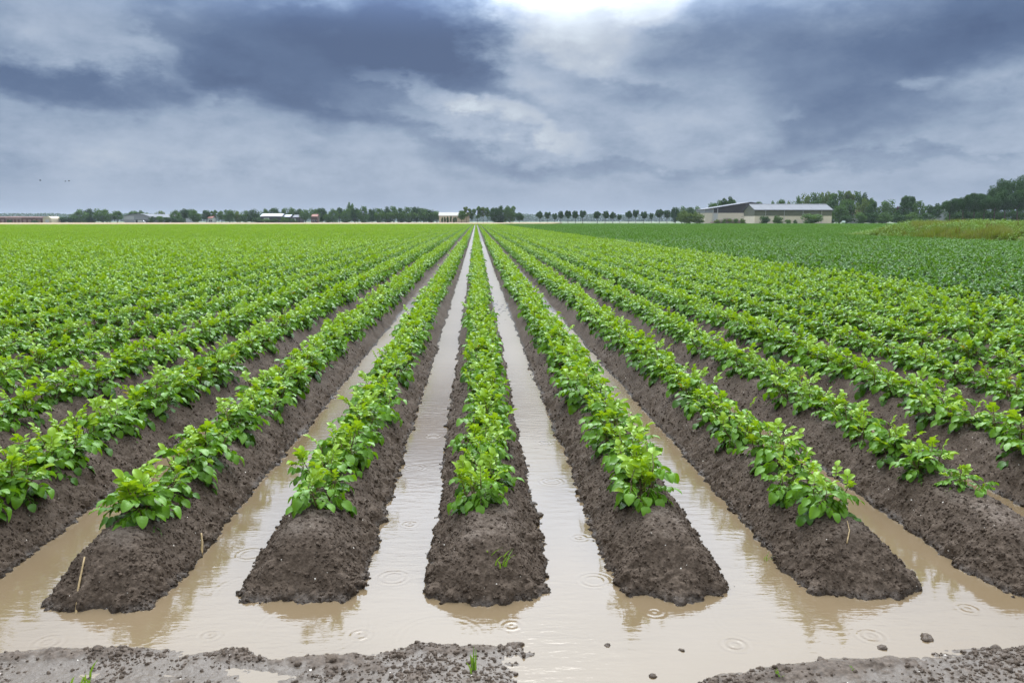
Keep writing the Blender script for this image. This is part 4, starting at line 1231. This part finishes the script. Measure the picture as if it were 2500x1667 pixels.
def tuft(seed, n, h, mi, spread, bend):
    r = random.Random(seed); mb = MB()
    for i in range(n):
        a = r.uniform(0, 6.28); hh = h * r.uniform(.5, 1); w = .007 + .006 * r.random(); bd = bend * r.uniform(.3, 1.2) * hh
        b0 = np.array((r.gauss(0, spread), r.gauss(0, spread), -.03)); dr = np.array((math.cos(a), math.sin(a), 0)); sd = np.array((-dr[1], dr[0], 0)) * w
        p1 = b0 + dr * bd * .3 + np.array((0, 0, hh * .6)); p2 = b0 + dr * bd + np.array((0, 0, hh))
        mb.add([b0 - sd, b0 + sd, p1 + sd * .8, p1 - sd * .8, p2], [(0, 1, 2), (0, 2, 3), (3, 2, 4)], mi)
    return mb
def weed(seed, h, mi):
    r = random.Random(seed); mb = MB()
    for s in range(5):
        a = r.uniform(0, 6.28); hh = h * r.uniform(.6, 1); top = np.array((math.cos(a) * .15, math.sin(a) * .15, hh))
        mb.tube([(0, 0, -.03), tuple(top)], [.006, .003], 4, 0)
        for i in range(9):
            f = r.uniform(.25, 1); p = top * f; L_ = r.uniform(.06, .13)
            v, fc = leaflet(L_, L_ * .55, .3, r.uniform(.3, 1), r, 3, 2)
            m = np.array(Matrix.Rotation(r.uniform(0, 6.28), 3, 'Z') @ Matrix.Rotation(r.uniform(-.6, .3), 3, 'Y'))
            mb.add(v @ m.T + p, fc, mi)
    return mb
WE = [tuft(1, 60, .55, 0, .12, .5), tuft(2, 50, .7, 0, .12, .4), tuft(3, 45, .75, 1, .12, .45), weed(4, .5, 2), weed(5, .6, 2), weed(6, .45, 2), tuft(7, 14, .9, 3, .08, .15), tuft(8, 50, .6, 1, .15, .6)]
WE = [m.mesh('bank_weed', GR) for m in WE]
nr = np.random.default_rng(9); n = 9000
x = nr.uniform(28.7, 37.2, n); y = nr.uniform(17, 63.5, n); z = bank_z(x, y)
pat = fbm(x * .35, y * .22, 41, 3); pat2 = fbm(x * .5, y * .3, 47, 2)
idx = np.where(pat > .55, nr.choice([3, 4, 5, 0], n), np.where(pat < .45, nr.choice([2, 7, 1, 0, 1], n), nr.choice([0, 3, 4, 5, 3], n)))
idx = np.where((pat2 > .62) & (nr.uniform(size=n) < .03), 6, idx)
s = nr.uniform(.6, 1.1, n)
instancer('bank_weeds', WE, np.stack((x, y, z), 1), idx, np.stack((nr.uniform(-.1, .1, n), nr.uniform(-.1, .1, n), nr.uniform(0, 6.28, n)), 1), np.repeat(s[:, None], 3, 1), 'grass and weeds covering the bank at the field edge')

# ------------------------------------------------------------------ small things near the camera
M_STRAW = plain('dry straw', (.30, .21, .10), .6, .3, .2, 60)
M_BLADE = leaf_material('seedling grass', (.085, .18, .02), (.155, .26, .032), .35, .5, .3)
def surf(k, x, y):
    t = np.array([x - row_x(k)]); _, _, z = ridge_surface(k, t, np.array([y])); return float(z[0])
def straw(label, a, b, r0, bow):
    a, b = Vector(a), Vector(b); mid = (a + b) / 2 + Vector((bow, 0, .006))
    mb = MB(); ps = [a.lerp(mid, t * 2) if t < .5 else mid.lerp(b, t * 2 - 1) for t in np.linspace(0, 1, 9)]
    ps = [p - a for p in ps]
    mb.tube([tuple(p) for p in ps], [r0 * (1 - .45 * i / 8) for i in range(9)], 7)
    link('straw', mb.mesh('straw', [M_STRAW], True), None, a, label=label, category='straw')
straw('long dry straw leaning on the end of a left-hand ridge', (-1.500, 2.845, surf(-2, -1.50, 2.845) + .008), (-1.540, 3.03, surf(-2, -1.54, 3.03) + .018), .0055, -.006)
straw('short broken straw stuck in the flank of a ridge', (-1.215, 3.38, surf(-2, -1.215, 3.38) - .004), (-1.232, 3.44, surf(-2, -1.232, 3.44) + .05), .0065, .004)
straw('thin pale straw lying on the crust of a right-hand ridge', (1.50, 3.02, surf(2, 1.50, 3.02) + .006), (1.545, 3.12, surf(2, 1.545, 3.12) + .008), .003, .01)
def seedling(label, x, y, z, n, h, spread, seed, lie=0.0, w=.0030):
    r = random.Random(seed)
    e = bpy.data.objects.new('grass_seedling', None); COL.objects.link(e); e.location = (x, y, z); e['label'] = label; e['category'] = 'grass'
    for i in range(n):
        a = r.uniform(0, 6.28); hh = h * r.uniform(.6, 1); mb = MB()
        b0 = np.array((r.gauss(0, spread), r.gauss(0, spread), -.01)); dr = np.array((math.cos(a), math.sin(a), 0))
        sd = np.array((1, .25, 0)) * w
        out_ = (.25 + lie) * r.uniform(.5, 1.3)
        ps = [b0 + dr * hh * out_ * t * t + np.array((0, 0, hh * (t - .45 * lie * t * t))) for t in (0, .35, .7, 1)]
        mb.add([ps[0] - sd, ps[0] + sd, ps[1] + sd, ps[1] - sd, ps[2] + sd * .75, ps[2] - sd * .75, ps[3]], [(0, 1, 2, 3), (3, 2, 4, 5)])
        mb.f3.append(np.array([(5, 4, 6)])); mb.m3.append(np.array([0]))
        link('blade', mb.mesh('blade', [M_BLADE]), e)
seedling('few grass blades sprouting on the bare end of the middle ridge', .085, 3.0, surf(0, .085, 3.0), 9, .085, .03, 3, .45, .003)
seedling('grass tuft in the wet mud at the lower left', -1.235, 2.372, .004, 9, .085, .022, 5, .2, .0034)
seedling('thin pale grass tuft in the mud below the middle ridge', -.02, 2.40, .006, 6, .085, .008, 8, .15)
seedling('short green sprout in the mud at the lower right', .955, 2.315, .004, 4, .06, .010, 12, .2, .0034)
seedling('tiny sprout in the mud under the floating clod', 1.215, 2.35, .01, 4, .026, .006, 14, .3)
seedling('drowned grass blades standing in water beside a right-hand ridge', 1.255, 3.22, 0.0, 6, .045, .016, 21, .3, .002)
CL = [(.128, 2.565, .026, 'largest dark clod crowning the mud lip below the middle ridge'), (-1.296, 2.582, .019, 'dark round clod on the mud lip at the lower left'),
      (-.886, 2.556, .014, 'clod near the right tip of the lower left mud lip'), (.444, 2.549, .011, 'small clod awash right of the middle mud lip'),
      (.693, 2.509, .010, 'tiny clod alone in the open brown water'), (.561, 2.356, .013, 'clod awash in the puddle at the bottom edge'),
      (1.574, 2.548, .024, 'solitary dark clod rising from the water at the lower right'), (1.385, 2.492, .016, 'flat clod awash left of the solitary one'),
      (1.776, 2.466, .020, 'large clod on the mud edge at the far lower right'), (1.144, 2.413, .017, 'clod on the right mud edge above the sprout'),
      (.985, 2.362, .018, 'clod beside the short green sprout'), (-.309, 2.521, .016, 'clod in the mud left of the middle mud lip'),
      (-.492, 2.486, .021, 'broad low clod at the left end of the middle mud'), (-.157, 2.567, .012, 'clod at the edge of the film below the middle ridge')]
for i, (x, y, s, lab) in enumerate(CL):
    me = lump(60 + i, 3, .30); me.materials.append(M_CLOD); me.polygons.foreach_set('use_smooth', [True] * len(me.polygons))
    z = max(0.0, float(mud_surface(np.array([x]), np.array([y]))[0]))
    link('mud_clod', me, None, (x, y, z - s * .22), (0, 0, i * 1.3), (s * 1.2, s, s), label=lab, category='clod', group='clods along the flooded headland')
# birds
M_BIRD = plain('dark feathers', (.03, .03, .033), .7, .2, .1, 5)
def bird(label, px, py, D, yaw, flap):
    x = bx(px, D); z = height(py, px, D)
    mb = MB()
    mb.tube([(-.22, 0, .01), (-.14, 0, 0), (0, 0, 0), (.12, 0, .01), (.17, 0, .03), (.22, 0, .025)], [.012, .035, .055, .04, .03, .004], 7)
    e = building('bird', label, (x, D, z), 'bird'); e.scale = (.8, .8, .8); e.rotation_euler = (0, .1, yaw)
    link('body', mb.mesh('body', [M_BIRD], True), e)
    for s in (-1, 1):
        w = MB(); c, q_ = math.cos(flap), math.sin(flap)
        w.add([(.08, s * .03, .02), (-.10, s * .03, .02), (-.09, s * .26 * c, .02 + .26 * q_), (.07, s * .26 * c, .02 + .26 * q_), (-.14, s * .52, .02 + .26 * q_ - .04), (-.02, s * .56, .02 + .26 * q_ - .03),
               (.08, s * .03, .035), (-.10, s * .03, .03), (-.09, s * .26 * c, .032 + .26 * q_), (.07, s * .26 * c, .036 + .26 * q_)],
              [(0, 1, 2, 3), (3, 2, 4, 5), (6, 9, 8, 7), (0, 3, 9, 6), (1, 7, 8, 2)])
        link('wing', w.mesh('wing', [M_BIRD]), e)
bird('leftmost of three dark birds flying over the field', 107, 443, 150, .6, .7)
bird('middle of three dark birds flying over the field', 168, 445, 152, .4, .4)
bird('rightmost of three dark birds flying over the field', 176.5, 444.5, 154, .9, .6)

# ------------------------------------------------------------------ haze
hm = bpy.data.materials.new('haze air'); hm.use_nodes = True
hn = hm.node_tree; hn.nodes.clear()
ho = hn.nodes.new('ShaderNodeOutputMaterial'); pv = hn.nodes.new('ShaderNodeVolumePrincipled')
pv.inputs['Color'].default_value = (.80, .89, 1.0, 1); pv.inputs['Density'].default_value = .00007; pv.inputs['Anisotropy'].default_value = .2
hn.links.new(pv.outputs[0], ho.inputs['Volume'])
mb = MB(); mb.box(-4050, 4050, -550, 4250, -1.2, 34)
hz = link('haze', mb.mesh('haze', [hm]), kind='stuff', label='pale blue haze over the whole plain')
